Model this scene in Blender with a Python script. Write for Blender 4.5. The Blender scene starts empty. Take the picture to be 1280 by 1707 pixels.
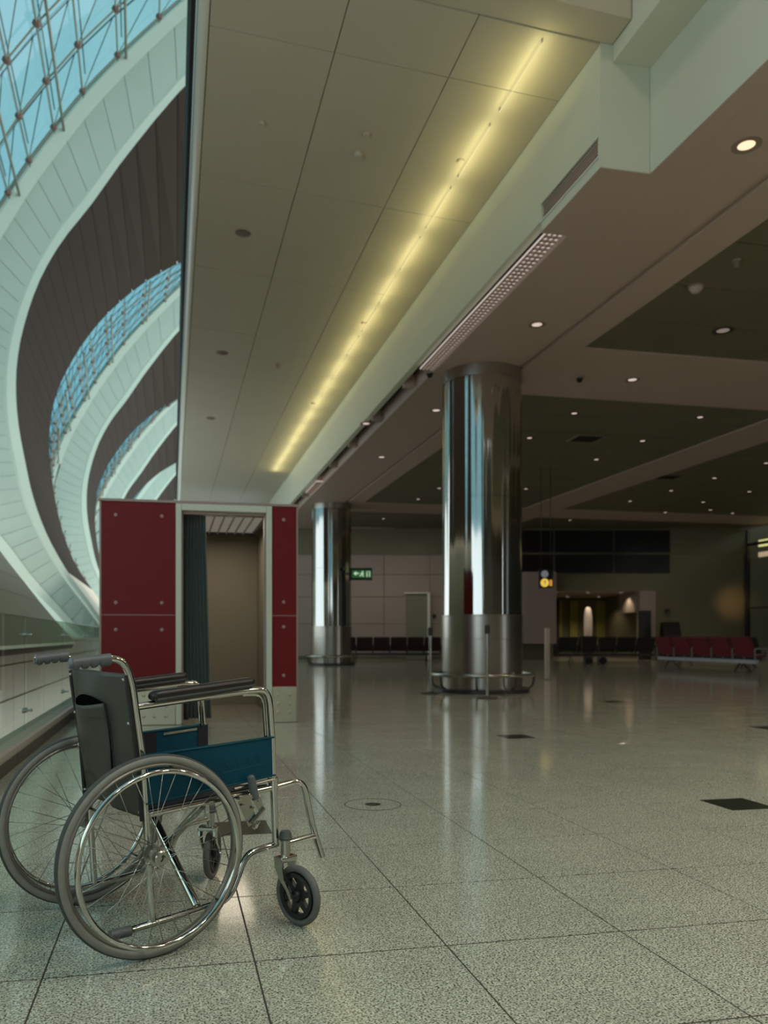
import bpy, bmesh, math, random
from mathutils import Vector, Matrix
random.seed(7)
SC = bpy.context.scene
C = SC.collection
PI = math.pi

# ------------------------------------------------------------------ camera
F, PX, PY, EYE = 1330.0, 560.0, 1063.0, 0.9625      # focal length and principal point for a 1280x1707 frame, eye height (m)
YAW = math.atan((PX - 286.0) / F)                    # camera turned right of the hall axis (+Y)
SA, CA = math.sin(YAW), math.cos(YAW)
cam = bpy.data.cameras.new('camera')
cam.sensor_width = 36.0
cam.lens = F / 1707.0 * 36.0
cam.shift_x = (640.0 - PX) / 1707.0
cam.shift_y = (PY - 853.5) / 1707.0
cam.clip_end = 600
cam.dof.use_dof = True
cam.dof.focus_distance = 2.45
cam.dof.aperture_fstop = 3.6
co = bpy.data.objects.new('camera', cam)
C.objects.link(co)
co.location = (0, 0, EYE)
co.rotation_euler = (PI / 2, 0, -YAW)
SC.camera = co

# ------------------------------------------------------------------ world, lights, exposure
w = bpy.data.worlds.new('sky')
SC.world = w
w.use_nodes = True
nt = w.node_tree
bg = nt.nodes['Background']
tc = nt.nodes.new('ShaderNodeTexCoord')
nz = nt.nodes.new('ShaderNodeTexNoise')
nz.inputs['Scale'].default_value = 3.0
nz.inputs['Detail'].default_value = 5.0
nt.links.new(tc.outputs['Generated'], nz.inputs['Vector'])
rp = nt.nodes.new('ShaderNodeValToRGB')
rp.color_ramp.elements[0].position = 0.38
rp.color_ramp.elements[0].color = (0.62, 0.80, 0.90, 1)
rp.color_ramp.elements[1].position = 0.72
rp.color_ramp.elements[1].color = (1.0, 1.0, 0.95, 1)
nt.links.new(nz.outputs['Fac'], rp.inputs['Fac'])
nt.links.new(rp.outputs['Color'], bg.inputs['Color'])
bg.inputs['Strength'].default_value = 2.2

SUN_ON = True
if SUN_ON:
    sl = bpy.data.lights.new('sun', 'SUN')
    sl.energy = 1.2
    sl.angle = math.radians(6)
    sl.color = (1.0, 0.95, 0.85)
    so = bpy.data.objects.new('sun', sl)
    C.objects.link(so)
    so.rotation_euler = Vector((-0.62, 0.25, -0.75)).to_track_quat('-Z', 'Y').to_euler()   # from the right and above, over the roof

# unseen fill spots added behind the camera and to the right to brighten the hall
def hall_spot(x, y, z, watts, size=2.5, soft=0.25, col=(1.0, 0.92, 0.74)):
    la = bpy.data.lights.new('hall_fill', 'SPOT'); la.energy = watts; la.color = col
    la.spot_size = size; la.spot_blend = 0.8; la.shadow_soft_size = soft
    lo = bpy.data.objects.new('hall_fill', la); C.objects.link(lo); lo.location = (x, y, z)
HW = 220
for yy in (-6.0, -3.0, 0.0, 3.0):
    for xx in (5.3, 8.5, 11.5, 16.0, 20.0):
        hall_spot(xx, yy, 5.55, HW)
for yy in (-5.0, -2.0, 1.0): hall_spot(2.2, yy, 6.7, HW)
for yy in (9.0, 17.0, 24.0): hall_spot(21.5, yy, 5.6, HW * 0.4)
def aim(o, tgt):
    o.rotation_euler = (Vector(tgt) - o.location).to_track_quat('-Z', 'Y').to_euler()
def add_wall_fill(u, d, z, watts):  # unseen spot added to brighten the far wall
    la = bpy.data.lights.new('wall_fill', 'SPOT'); la.energy = watts; la.color = (1.0, 0.86, 0.74); la.spot_size = 1.7; la.spot_blend = 1.0; la.shadow_soft_size = 0.2
    lo = bpy.data.objects.new('wall_fill', la); C.objects.link(lo)
    x = (u - PX) / F * d
    lo.location = (x * CA + d * SA, -x * SA + d * CA, z)
    x2 = (u - PX) / F * 34.5
    aim(lo, (x2 * CA + 34.5 * SA, -x2 * SA + 34.5 * CA, 2.0))
for u_ in (510, 620, 720, 840): add_wall_fill(u_, 30.5, 5.3, 70)
for u_ in (1150,): add_wall_fill(u_, 30.5, 5.3, 60)
la = bpy.data.lights.new('recess_fill', 'POINT'); la.energy = 60; la.color = (1.0, 0.85, 0.75); la.shadow_soft_size = 0.3  # unseen point light added to lift the dark recess
lo = bpy.data.objects.new('recess_fill', la); C.objects.link(lo); lo.location = (2.4, 4.2, 8.3)
# unseen area light added under the slab edge to brighten the void wall
la = bpy.data.lights.new('void_fill', 'AREA'); la.shape = 'RECTANGLE'; la.size = 0.3; la.size_y = 50; la.energy = 130; la.color = (1.0, 0.86, 0.72)
lo = bpy.data.objects.new('void_fill', la); C.objects.link(lo); lo.location = (-1.45, 22, -1.2); lo.rotation_euler = (0, math.radians(80), 0)

SC.view_settings.view_transform = 'Standard'
SC.view_settings.look = 'None'
SC.view_settings.gamma = 1.0
SC.view_settings.use_curve_mapping = False
SC.view_settings.exposure = 0.0

# ------------------------------------------------------------------ geometry helpers
def ray(u, v):
    xc, zc = (u - PX) / F, -(v - PY) / F
    return (SA + xc * CA, CA - xc * SA, zc)
def onX(u, v, X):
    r = ray(u, v); t = X / r[0]; return Vector((X, r[1] * t, EYE + r[2] * t))
def onY(u, v, Y):
    r = ray(u, v); t = Y / r[1]; return Vector((r[0] * t, Y, EYE + r[2] * t))
def onZ(u, v, Z):
    r = ray(u, v); t = (Z - EYE) / r[2]; return Vector((r[0] * t, r[1] * t, Z))
def onD(u, v, d):
    """point at distance d in front of the camera's plane (the far wall is parallel to it)"""
    x = (u - PX) / F * d
    return Vector((x * CA + d * SA, -x * SA + d * CA, EYE - (v - PY) / F * d))
def wallpt(x, d, z):
    return Vector((x * CA + d * SA, -x * SA + d * CA, z))

def add_box(bm, lo, hi, M=None, bevel=0.0):
    x0, y0, z0 = lo; x1, y1, z1 = hi
    vs = [bm.verts.new((x, y, z)) for x in (x0, x1) for y in (y0, y1) for z in (z0, z1)]
    idx = [(0, 1, 3, 2), (4, 6, 7, 5), (0, 4, 5, 1), (2, 3, 7, 6), (0, 2, 6, 4), (1, 5, 7, 3)]
    fs = [bm.faces.new([vs[i] for i in f]) for f in idx]
    if bevel > 0:
        es = set(e for f in fs for e in f.edges)
        r = bmesh.ops.bevel(bm, geom=list(es), offset=bevel, segments=2, affect='EDGES', profile=0.5)
        vs = [v for v in set(list(r['verts']) + [v for v in vs if v.is_valid])]
    if M is not None:
        for v in vs: v.co = M @ v.co
    return vs

def hexa(bm, p):
    """box from 8 points: bottom ring 0-3, top ring 4-7"""
    vs = [bm.verts.new(q) for q in p]
    for f in ((3, 2, 1, 0), (4, 5, 6, 7), (0, 1, 5, 4), (1, 2, 6, 5), (2, 3, 7, 6), (3, 0, 4, 7)):
        bm.faces.new([vs[i] for i in f])

def wbox(bm, x0, x1, d0, d1, z0, z1):
    """box aligned with the far wall"""
    hexa(bm, [wallpt(x0, d0, z0), wallpt(x1, d0, z0), wallpt(x1, d1, z0), wallpt(x0, d1, z0),
              wallpt(x0, d0, z1), wallpt(x1, d0, z1), wallpt(x1, d1, z1), wallpt(x0, d1, z1)])

def fillet(pts, rad, n=6):
    pts = [Vector(p) for p in pts]
    out = [pts[0]]
    for i in range(1, len(pts) - 1):
        a, b, c = pts[i - 1], pts[i], pts[i + 1]
        r = rad[i] if isinstance(rad, (list, tuple)) else rad
        r1 = min(r, (a - b).length * 0.48); r2 = min(r, (c - b).length * 0.48)
        p, q = b + (a - b).normalized() * r1, b + (c - b).normalized() * r2
        for k in range(n + 1):
            t = k / n
            out.append(p * (1 - t) ** 2 + b * 2 * t * (1 - t) + q * t * t)
    out.append(pts[-1])
    return out

def add_tube(bm, pts, r, seg=12, fr=0.0, closed=False, caps=True):
    pts = [Vector(p) for p in pts]
    if fr: pts = fillet(pts, fr)
    n = len(pts)
    tang = []
    for i in range(n):
        a = pts[(i - 1) % n] if (closed or i > 0) else pts[i]
        b = pts[(i + 1) % n] if (closed or i < n - 1) else pts[i]
        tang.append((b - a).normalized())
    ref = Vector((0, 0, 1)) if abs(tang[0].z) < 0.9 else Vector((1, 0, 0))
    nv = (ref - tang[0] * ref.dot(tang[0])).normalized()
    rings = []
    for i in range(n):
        nv = (nv - tang[i] * nv.dot(tang[i])).normalized()
        bv = tang[i].cross(nv)
        rr = r[i] if isinstance(r, (list, tuple)) else r
        rings.append([bm.verts.new(pts[i] + (nv * math.cos(2 * PI * k / seg) + bv * math.sin(2 * PI * k / seg)) * rr) for k in range(seg)])
    for i in range(n if closed else n - 1):
        A, B = rings[i], rings[(i + 1) % n]
        for k in range(seg):
            f = bm.faces.new((A[k], A[(k + 1) % seg], B[(k + 1) % seg], B[k])); f.smooth = True
    if caps and not closed:
        bm.faces.new(rings[0][::-1]); bm.faces.new(rings[-1])

def add_lathe(bm, prof, seg=32, M=None, wob=None, smooth=True):
    """profile [(r, z)...] around z; wob(theta) scales the radius"""
    rings = []
    for r, z in prof:
        if r < 1e-6:
            v = bm.verts.new((0, 0, z)); rings.append([v])
        else:
            rings.append([bm.verts.new((r * (wob(2 * PI * k / seg) if wob else 1) * math.cos(2 * PI * k / seg),
                                        r * (wob(2 * PI * k / seg) if wob else 1) * math.sin(2 * PI * k / seg), z)) for k in range(seg)])
    for A, B in zip(rings[:-1], rings[1:]):
        for k in range(seg):
            a, b = A[k % len(A)], A[(k + 1) % len(A)]
            c, d = B[(k + 1) % len(B)], B[k % len(B)]
            if len(A) == 1 and len(B) == 1: continue
            if len(A) == 1: f = bm.faces.new((a, c, d))
            elif len(B) == 1: f = bm.faces.new((a, b, c))
            else: f = bm.faces.new((a, b, c, d))
            f.smooth = smooth
    if M is not None:
        for R in rings:
            for v in R: v.co = M @ v.co

def add_torus(bm, R, r, seg=48, sub=12, M=None, ry=None):
    ry = r if ry is None else ry
    rings = []
    for i in range(seg):
        a = 2 * PI * i / seg
        ring = []
        for k in range(sub):
            b = 2 * PI * k / sub
            p = Vector(((R + r * math.cos(b)) * math.cos(a), (R + r * math.cos(b)) * math.sin(a), ry * math.sin(b)))
            ring.append(bm.verts.new(M @ p if M is not None else p))
        rings.append(ring)
    for i in range(seg):
        A, B = rings[i], rings[(i + 1) % seg]
        for k in range(sub):
            f = bm.faces.new((A[k], B[k], B[(k + 1) % sub], A[(k + 1) % sub])); f.smooth = True

def add_prism(bm, poly, axis_vec):
    a = [bm.verts.new(p) for p in poly]
    b = [bm.verts.new(Vector(p) + Vector(axis_vec)) for p in poly]
    bm.faces.new(a[::-1]); bm.faces.new(b)
    n = len(a)
    for i in range(n): bm.faces.new((a[i], a[(i + 1) % n], b[(i + 1) % n], b[i]))

def BM(): return bmesh.new()
def mesh_of(name, bm, m, fixn=True):
    if fixn: bmesh.ops.recalc_face_normals(bm, faces=bm.faces[:])
    for e in bm.edges:
        if len(e.link_faces) == 2 and e.calc_face_angle(0) > 0.62: e.smooth = False
    me = bpy.data.meshes.new(name)
    bm.to_mesh(me); bm.free()
    if m: me.materials.append(m)
    return me
def link(name, me, parent=None, loc=None):
    o = bpy.data.objects.new(name, me)
    C.objects.link(o)
    if parent is not None: o.parent = parent
    if loc is not None: o.location = loc
    return o
def obj(name, bm, m, parent=None, loc=None):
    return link(name, mesh_of(name, bm, m), parent, loc)
def tag(o, label, cat, group=None):
    o['label'] = label; o['category'] = cat
    if group: o['group'] = group
    return o
def thing(name, label, cat, loc=(0, 0, 0), rz=0, group=None):
    o = bpy.data.objects.new(name, None)
    C.objects.link(o)
    o.location = loc; o.rotation_euler = (0, 0, rz)
    o.empty_display_size = 0.1
    return tag(o, label, cat, group)
def struct(o):
    o['kind'] = 'structure'; return o
def stuff(o):
    o['kind'] = 'stuff'; return o
def copy_tree(o, parent=None):
    c = o.copy(); C.objects.link(c); c.parent = parent
    for ch in list(o.children): copy_tree(ch, c)
    return c
def dup(root, loc, rz=None, label=None, group=None):
    c = copy_tree(root)
    c.location = loc
    if rz is not None: c.rotation_euler = (0, 0, rz)
    if label: c['label'] = label
    if group: c['group'] = group
    return c

# ------------------------------------------------------------------ materials
def mat(name, col, rough=0.6, metal=0.0, spec=0.5, noise=0.0, nscale=6.0, bump=0.0, bscale=40.0, emit=None, estr=0.0, coat=0.0, sheen=0.0):
    m = bpy.data.materials.new(name)
    m.use_nodes = True
    t = m.node_tree
    b = t.nodes['Principled BSDF']
    b.inputs['Base Color'].default_value = (*col, 1)
    b.inputs['Roughness'].default_value = rough
    b.inputs['Metallic'].default_value = metal
    b.inputs['Specular IOR Level'].default_value = spec
    b.inputs['Coat Weight'].default_value = coat
    b.inputs['Sheen Weight'].default_value = sheen
    if emit:
        b.inputs['Emission Color'].default_value = (*emit, 1)
        b.inputs['Emission Strength'].default_value = estr
    if noise > 0 or bump > 0:
        g = t.nodes.new('ShaderNodeNewGeometry')
    if noise > 0:
        n = t.nodes.new('ShaderNodeTexNoise'); n.inputs['Scale'].default_value = nscale; n.inputs['Detail'].default_value = 4
        t.links.new(g.outputs['Position'], n.inputs['Vector'])
        mx = t.nodes.new('ShaderNodeMix'); mx.data_type = 'RGBA'
        mx.inputs['A'].default_value = (*[c * (1 - noise) for c in col], 1)
        mx.inputs['B'].default_value = (*[min(1, c * (1 + noise)) for c in col], 1)
        t.links.new(n.outputs['Fac'], mx.inputs['Factor'])
        t.links.new(mx.outputs['Result'], b.inputs['Base Color'])
    if bump > 0:
        n2 = t.nodes.new('ShaderNodeTexNoise'); n2.inputs['Scale'].default_value = bscale; n2.inputs['Detail'].default_value = 3
        t.links.new(g.outputs['Position'], n2.inputs['Vector'])
        bp = t.nodes.new('ShaderNodeBump'); bp.inputs['Strength'].default_value = bump; bp.inputs['Distance'].default_value = 0.01
        t.links.new(n2.outputs['Fac'], bp.inputs['Height'])
        t.links.new(bp.outputs['Normal'], b.inputs['Normal'])
    return m

def glass_mat(name, tint, refl=0.06, fres=True):
    m = bpy.data.materials.new(name); m.use_nodes = True
    t = m.node_tree
    for n in list(t.nodes): t.nodes.remove(n)
    out = t.nodes.new('ShaderNodeOutputMaterial')
    tr = t.nodes.new('ShaderNodeBsdfTransparent'); tr.inputs['Color'].default_value = (*tint, 1)
    gl = t.nodes.new('ShaderNodeBsdfGlossy'); gl.inputs['Roughness'].default_value = 0.02
    mx = t.nodes.new('ShaderNodeMixShader')
    if fres:
        fr = t.nodes.new('ShaderNodeFresnel'); fr.inputs['IOR'].default_value = 1.4
        gg = t.nodes.new('ShaderNodeNewGeometry'); inv = t.nodes.new('ShaderNodeMath'); inv.operation = 'SUBTRACT'; inv.inputs[0].default_value = 1.0
        t.links.new(gg.outputs['Backfacing'], inv.inputs[1])
        mu = t.nodes.new('ShaderNodeMath'); mu.operation = 'MULTIPLY'
        t.links.new(fr.outputs['Fac'], mu.inputs[0]); t.links.new(inv.outputs[0], mu.inputs[1])
        t.links.new(mu.outputs[0], mx.inputs['Fac'])
    else:
        mx.inputs['Fac'].default_value = refl
    t.links.new(tr.outputs[0], mx.inputs[1]); t.links.new(gl.outputs[0], mx.inputs[2])
    t.links.new(mx.outputs[0], out.inputs['Surface'])
    return m

def granite(name, light, mid, dark, rough=0.1):
    m = bpy.data.materials.new(name); m.use_nodes = True
    t = m.node_tree; b = t.nodes['Principled BSDF']
    g = t.nodes.new('ShaderNodeNewGeometry')
    n1 = t.nodes.new('ShaderNodeTexNoise'); n1.inputs['Scale'].default_value = 165; n1.inputs['Detail'].default_value = 3; n1.inputs['Roughness'].default_value = 0.55
    n2 = t.nodes.new('ShaderNodeTexVoronoi'); n2.inputs['Scale'].default_value = 110
    n3 = t.nodes.new('ShaderNodeTexNoise'); n3.inputs['Scale'].default_value = 2.2; n3.inputs['Detail'].default_value = 3
    for n in (n1, n2, n3): t.links.new(g.outputs['Position'], n.inputs['Vector'])
    r1 = t.nodes.new('ShaderNodeValToRGB')
    e = r1.color_ramp.elements
    e[0].position = 0.39; e[0].color = (*dark, 1)
    e[1].position = 0.60; e[1].color = (*light, 1)
    k = r1.color_ramp.elements.new(0.47); k.color = (*mid, 1)
    t.links.new(n1.outputs['Fac'], r1.inputs['Fac'])
    hs = t.nodes.new('ShaderNodeMix'); hs.data_type = 'RGBA'; hs.blend_type = 'MULTIPLY'; hs.inputs['Factor'].default_value = 0.55
    t.links.new(r1.outputs['Color'], hs.inputs['A'])
    r2 = t.nodes.new('ShaderNodeValToRGB')
    r2.color_ramp.elements[0].color = (0.5, 0.5, 0.48, 1); r2.color_ramp.elements[1].color = (1, 1, 1, 1)
    r2.color_ramp.elements[0].position = 0.2; r2.color_ramp.elements[1].position = 0.8
    sep = t.nodes.new('ShaderNodeSeparateColor')
    t.links.new(n2.outputs['Color'], sep.inputs['Color'])
    t.links.new(sep.outputs['Red'], r2.inputs['Fac'])
    t.links.new(r2.outputs['Color'], hs.inputs['B'])
    h2 = t.nodes.new('ShaderNodeMix'); h2.data_type = 'RGBA'; h2.blend_type = 'MULTIPLY'; h2.inputs['Factor'].default_value = 0.35
    r3 = t.nodes.new('ShaderNodeValToRGB'); r3.color_ramp.elements[0].position = 0.35; r3.color_ramp.elements[1].position = 0.65
    r3.color_ramp.elements[0].color = (0.75, 0.75, 0.75, 1)
    t.links.new(n3.outputs['Fac'], r3.inputs['Fac'])
    t.links.new(hs.outputs['Result'], h2.inputs['A']); t.links.new(r3.outputs['Color'], h2.inputs['B'])
    t.links.new(h2.outputs['Result'], b.inputs['Base Color'])
    b.inputs['Roughness'].default_value = rough
    b.inputs['Specular IOR Level'].default_value = 0.5
    return m

M = {}
M['granite'] = granite('granite', (0.71, 0.72, 0.59), (0.46, 0.46, 0.37), (0.07, 0.07, 0.055))
M['dark_granite'] = granite('dark_granite', (0.045, 0.06, 0.04), (0.022, 0.03, 0.02), (0.008, 0.01, 0.007), 0.12)
M['grout'] = mat('grout', (0.055, 0.042, 0.033), 0.8)
M['soffit'] = mat('soffit_paint', (0.47, 0.43, 0.32), 0.6, spec=0.25, noise=0.04, nscale=1.5)
M['lip'] = mat('lip_paint', (0.62, 0.62, 0.52), 0.3)
M['fascia'] = mat('fascia_paint', (0.59, 0.61, 0.48), 0.5, noise=0.03, nscale=1.0)
M['ceiling'] = mat('ceiling_paint', (0.44, 0.335, 0.275), 0.6, noise=0.04, nscale=1.0)
M['coffer'] = mat('coffer_panel', (0.13, 0.115, 0.066), 0.55, noise=0.08, nscale=2.0)
M['recess'] = mat('recess_paint', (0.25, 0.19, 0.15), 0.6)
M['dark_slot'] = mat('dark_slot', (0.02, 0.018, 0.015), 0.7)
M['rib'] = mat('rib_white', (0.37, 0.45, 0.37), 0.55, noise=0.06, nscale=0.6)
M['rib_edge'] = mat('rib_edge', (0.50, 0.58, 0.47), 0.45)
M['vault_dark'] = mat('vault_dark', (0.034, 0.024, 0.016), 0.9, spec=0.08, noise=0.08, nscale=0.8)
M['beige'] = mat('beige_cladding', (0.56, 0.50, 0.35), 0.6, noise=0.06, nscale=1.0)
M['pink_stone'] = mat('pink_stone', (0.34, 0.23, 0.17), 0.5, noise=0.1, nscale=2.0)
M['truss'] = mat('truss_paint', (0.20, 0.19, 0.125), 0.5)
M['truss_node'] = mat('truss_node', (0.17, 0.10, 0.075), 0.6)
M['roof_glass'] = glass_mat('roof_glass', (0.36, 0.52, 0.55), 0.05, False)
M['rail_glass'] = glass_mat('rail_glass', (0.84, 0.93, 0.87))
M['steel'] = mat('polished_steel', (0.52, 0.50, 0.46), 0.09, 1.0)
M['steel_brushed'] = mat('brushed_steel', (0.46, 0.42, 0.37), 0.28, 1.0, noise=0.08, nscale=3)
M['chrome'] = mat('chrome', (0.62, 0.61, 0.57), 0.09, 1.0)
M['chrome_dull'] = mat('dull_chrome', (0.48, 0.47, 0.43), 0.22, 1.0)
M['dark_metal'] = mat('dark_metal', (0.06, 0.06, 0.055), 0.4, 0.6)
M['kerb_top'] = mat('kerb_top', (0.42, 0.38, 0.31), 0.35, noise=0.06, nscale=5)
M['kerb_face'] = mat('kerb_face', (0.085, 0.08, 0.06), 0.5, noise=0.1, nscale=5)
M['red'] = mat('red_laminate', (0.17, 0.012, 0.012), 0.45, spec=0.2, noise=0.05, nscale=3)
M['kiosk_frame'] = mat('kiosk_frame', (0.62, 0.62, 0.50), 0.4)
M['kiosk_trim'] = mat('kiosk_trim', (0.36, 0.26, 0.22), 0.4)
M['kiosk_in'] = mat('kiosk_lining', (0.28, 0.255, 0.195), 0.7, noise=0.03, nscale=2)
M['curtain'] = mat('green_curtain', (0.030, 0.055, 0.045), 0.8, sheen=0.3, noise=0.1, nscale=20)
M['stud_plate'] = mat('stud_plate', (0.60, 0.56, 0.43), 0.35, 0.5, noise=0.12, nscale=8)
M['black'] = mat('black', (0.012, 0.011, 0.010), 0.5)
M['black_gloss'] = mat('black_gloss', (0.012, 0.009, 0.008), 0.3, spec=0.2)
M['wall_pink'] = mat('far_wall', (0.27, 0.22, 0.18), 0.6, noise=0.05, nscale=1)
M['wall_olive'] = mat('olive_wall', (0.13, 0.12, 0.065), 0.6, noise=0.06, nscale=1)
M['dark_wall'] = mat('dark_wall', (0.05, 0.05, 0.036), 0.6)
M['red_seat'] = mat('red_seat', (0.16, 0.012, 0.016), 0.5)
M['caster_tyre'] = mat('caster_tyre', (0.12, 0.12, 0.112), 0.6, noise=0.15, nscale=30)
M['spoke'] = mat('spoke_steel', (0.46, 0.45, 0.41), 0.3, 1.0)
M['rim'] = mat('rim_grey', (0.20, 0.185, 0.16), 0.35, 0.5)
M['tyre'] = mat('grey_tyre', (0.23, 0.225, 0.20), 0.65, noise=0.15, nscale=30)
M['tyre_dark'] = mat('tyre_tread', (0.06, 0.06, 0.055), 0.75, noise=0.2, nscale=40)
M['caster_black'] = mat('caster_black', (0.010, 0.012, 0.011), 0.4)
M['grip'] = mat('grey_grip', (0.105, 0.112, 0.118), 0.45, bump=0.1, bscale=200)
M['back_fabric'] = mat('grey_vinyl', (0.046, 0.046, 0.037), 0.5, spec=0.35, noise=0.15, nscale=12, bump=0.12, bscale=300)
M['void'] = mat('void_black', (0.003, 0.003, 0.003), 1.0, spec=0.0)
M['stitch'] = mat('stitch', (0.02, 0.02, 0.018), 0.7)
M['teal'] = mat('teal_vinyl', (0.0, 0.050, 0.082), 0.42, spec=0.25, noise=0.35, nscale=7, bump=0.1, bscale=60)
M['teal_edge'] = mat('teal_piping', (0.003, 0.060, 0.090), 0.45, spec=0.25)
M['navy'] = mat('navy_fabric', (0.008, 0.008, 0.018), 0.6)
M['pad'] = mat('black_pad', (0.016, 0.012, 0.011), 0.35)
M['pad_side'] = mat('pad_side', (0.075, 0.08, 0.078), 0.5)
def emitter(name, col, s):
    return mat(name, (0.05, 0.05, 0.05), 0.5, emit=col, estr=s)
M['lamp_warm'] = emitter('lamp_warm', (1.0, 0.72, 0.46), 1.3)
M['lamp_pink'] = emitter('lamp_pink', (1.0, 0.78, 0.68), 0.7)
M['lamp_dim'] = emitter('lamp_dim', (0.8, 0.62, 0.52), 0.25)
M['tube_light'] = emitter('tube_light', (1.0, 0.93, 0.55), 0.6)
M['louvre_light'] = emitter('louvre_light', (1.0, 0.84, 0.75), 0.55)

# ------------------------------------------------------------------ big structure
ZC = 5.67          # underside of the hall ceiling
XF = 4.20          # vertical fascia beside the sloped soffit
YE = 7.28          # near end of the sloped soffit
T0 = 0.6           # floor tile
JX, JY = 0.242, 2.374

# floor slab and tiles
bm = BM()
add_box(bm, (-1.14, -8, -0.35), (29, 46, -0.0012))
floor = struct(obj('floor', bm, M['grout']))
bm = BM()
g = 0.0026
GYY = 0.0038
add_box(bm, (g, GYY, -0.02), (T0 - g, T0 - GYY, 0.0), bevel=0.0005)
tile_me = mesh_of('floor_tile', bm, M['granite'])
tiles = []
for i in range(-3, 47):
    for j in range(-18, 73):
        x, y = JX + i * T0, JY + j * T0
        if x < -1.17 + 0.0 and x + T0 < -1.1: continue
        if x > 28.2 or y > 45.5: continue
        cxw, cyw = x + T0 / 2, y + T0 / 2
        d = cxw * SA + cyw * CA
        vis = False
        if d > 1.7:
            u = PX + F * (cxw * CA - cyw * SA) / d
            vis = -120 < u < 1400
        tiles.append((0 if vis else 1, d if vis else abs(d), x, y))
tiles.sort()
rest = BM()
for n, (nv, d, x, y) in enumerate(tiles):
    w0 = max(x, -1.14)
    if n < 300 and nv == 0 and w0 == x:
        link('floor_tile', tile_me, floor, (x, y, 0))
    else:
        vs = [rest.verts.new(p) for p in ((w0 + g, y + GYY, 0), (x + T0 - g, y + GYY, 0), (x + T0 - g, y + T0 - GYY, 0), (w0 + g, y + T0 - GYY, 0))]
        vb = [rest.verts.new((v.co.x, v.co.y, -0.02)) for v in vs]
        rest.faces.new(vs)
        for k in range(4): rest.faces.new((vs[k], vb[k], vb[(k + 1) % 4], vs[(k + 1) % 4]))
stuff(obj('floor_tile_far', rest, M['granite'], floor))
# dark inlay squares set into the floor
bm = BM(); add_box(bm, (-0.145, -0.145, -0.015), (0.145, 0.145, 0.0012), bevel=0.0006)
inlay = mesh_of('dark_inlay_tile', bm, M['dark_granite'])
for p in ((3.205, 4.05), (0.34, 4.05), (6.25, 7.4), (3.28, 7.25), (6.5, 10.9)):
    link('dark_inlay_tile', inlay, floor, (p[0], p[1], 0))

# wall behind the camera
bm = BM(); add_box(bm, (0.2, -8.4, 0.0), (24, -8.05, 9.2)); struct(obj('wall_front', bm, M['dark_wall']))

# kerb along the void
bm = BM()
prof = [(-1.14, -0.3), (-1.14, 0.112), (-1.147, 0.135), (-1.165, 0.148), (-1.34, 0.148), (-1.36, 0.13), (-1.36, -0.3)]
for k in range(16):
    y0 = -6 + k * 2.5 - 0.1
    add_prism(bm, [(x, y0 + 0.004, z) for x, z in prof], (0, 2.492, 0))
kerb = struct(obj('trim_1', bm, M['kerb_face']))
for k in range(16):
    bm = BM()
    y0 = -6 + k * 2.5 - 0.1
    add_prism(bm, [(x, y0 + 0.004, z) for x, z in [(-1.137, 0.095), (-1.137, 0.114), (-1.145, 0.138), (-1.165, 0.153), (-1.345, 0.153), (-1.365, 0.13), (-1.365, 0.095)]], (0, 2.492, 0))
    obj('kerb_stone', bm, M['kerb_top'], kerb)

# ---- the curved roof vault beyond the void ------------------------------------
PER = 28.0
def curve(pts, Y):
    return [(onY(u, v, Y).x, onY(u, v, Y).z) for u, v in pts]
Tc = curve([(187, 1066), (166, 1034), (149, 1007), (119.5, 970), (96, 933), (69, 880), (50, 825), (37, 764), (26.5, 705), (22.6, 652), (25, 599), (34.5, 549),
            (45, 511), (64, 461), (101, 398), (159, 327), (239, 223), (319, 130), (410, 50), (520, -10), (640, -35)], 35.0)
Wc = curve([(130, 1066), (94, 1028), (62, 996), (31, 963), (0, 922), (-48, 870), (-84, 805), (-106, 730), (-112, 650), (-101, 570), (-80, 500), (-56, 440), (-29, 393), (0, 350), (27, 305), (58, 260), (90, 218),
            (143, 154), (191, 104), (255, 45), (303, 0), (400, -80), (520, -150), (660, -185)], 34.0)
Dc = curve([(219, 1066), (205, 1050), (185, 1025), (167, 1002), (149, 975), (130, 949), (111.5, 906), (98, 861), (90, 821), (84, 770), (82, 735), (84, 703), (93, 660), (111.5, 618), (133, 580.6),
            (165, 538), (212.5, 493), (265.6, 456), (308, 433), (400, 385), (500, 352), (620, 338)], 48.6)
CEN = (1.2, 9.0)
NA = 44
def resample(c):
    """same polar angles for every section, measured around CEN"""
    ang = []
    for x, z in c:
        a = math.atan2(z - CEN[1], x - CEN[0])
        ang.append(a)
    un = [ang[0]]
    for a in ang[1:]:
        while a - un[-1] > PI: a -= 2 * PI
        while a - un[-1] < -PI: a += 2 * PI
        un.append(a)
    rr = [math.hypot(x - CEN[0], z - CEN[1]) for x, z in c]
    return un, rr
def sampler(c):
    un, rr = resample(c)
    def f(a):
        for i in range(len(un) - 1):
            a0, a1 = un[i], un[i + 1]
            if (a0 - a) * (a1 - a) <= 0 and a0 != a1:
                t = (a - a0) / (a1 - a0)
                # Catmull-Rom on the radius
                r0 = rr[max(i - 1, 0)]; r1 = rr[i]; r2 = rr[i + 1]; r3 = rr[min(i + 2, len(rr) - 1)]
                r = 0.5 * (2 * r1 + (r2 - r0) * t + (2 * r0 - 5 * r1 + 4 * r2 - r3) * t * t + (3 * r1 - r0 - 3 * r2 + r3) * t ** 3)
                return r
        return rr[0] if abs(a - un[0]) < abs(a - un[-1]) else rr[-1]
    return f, un[0], un[-1]
fT, aT0, aT1 = sampler(Tc); fW, aW0, aW1 = sampler(Wc); fD, aD0, aD1 = sampler(Dc)
A0 = min(aT0, aW0, aD0) if aT0 > aT1 else max(aT0, aW0, aD0)
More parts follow.
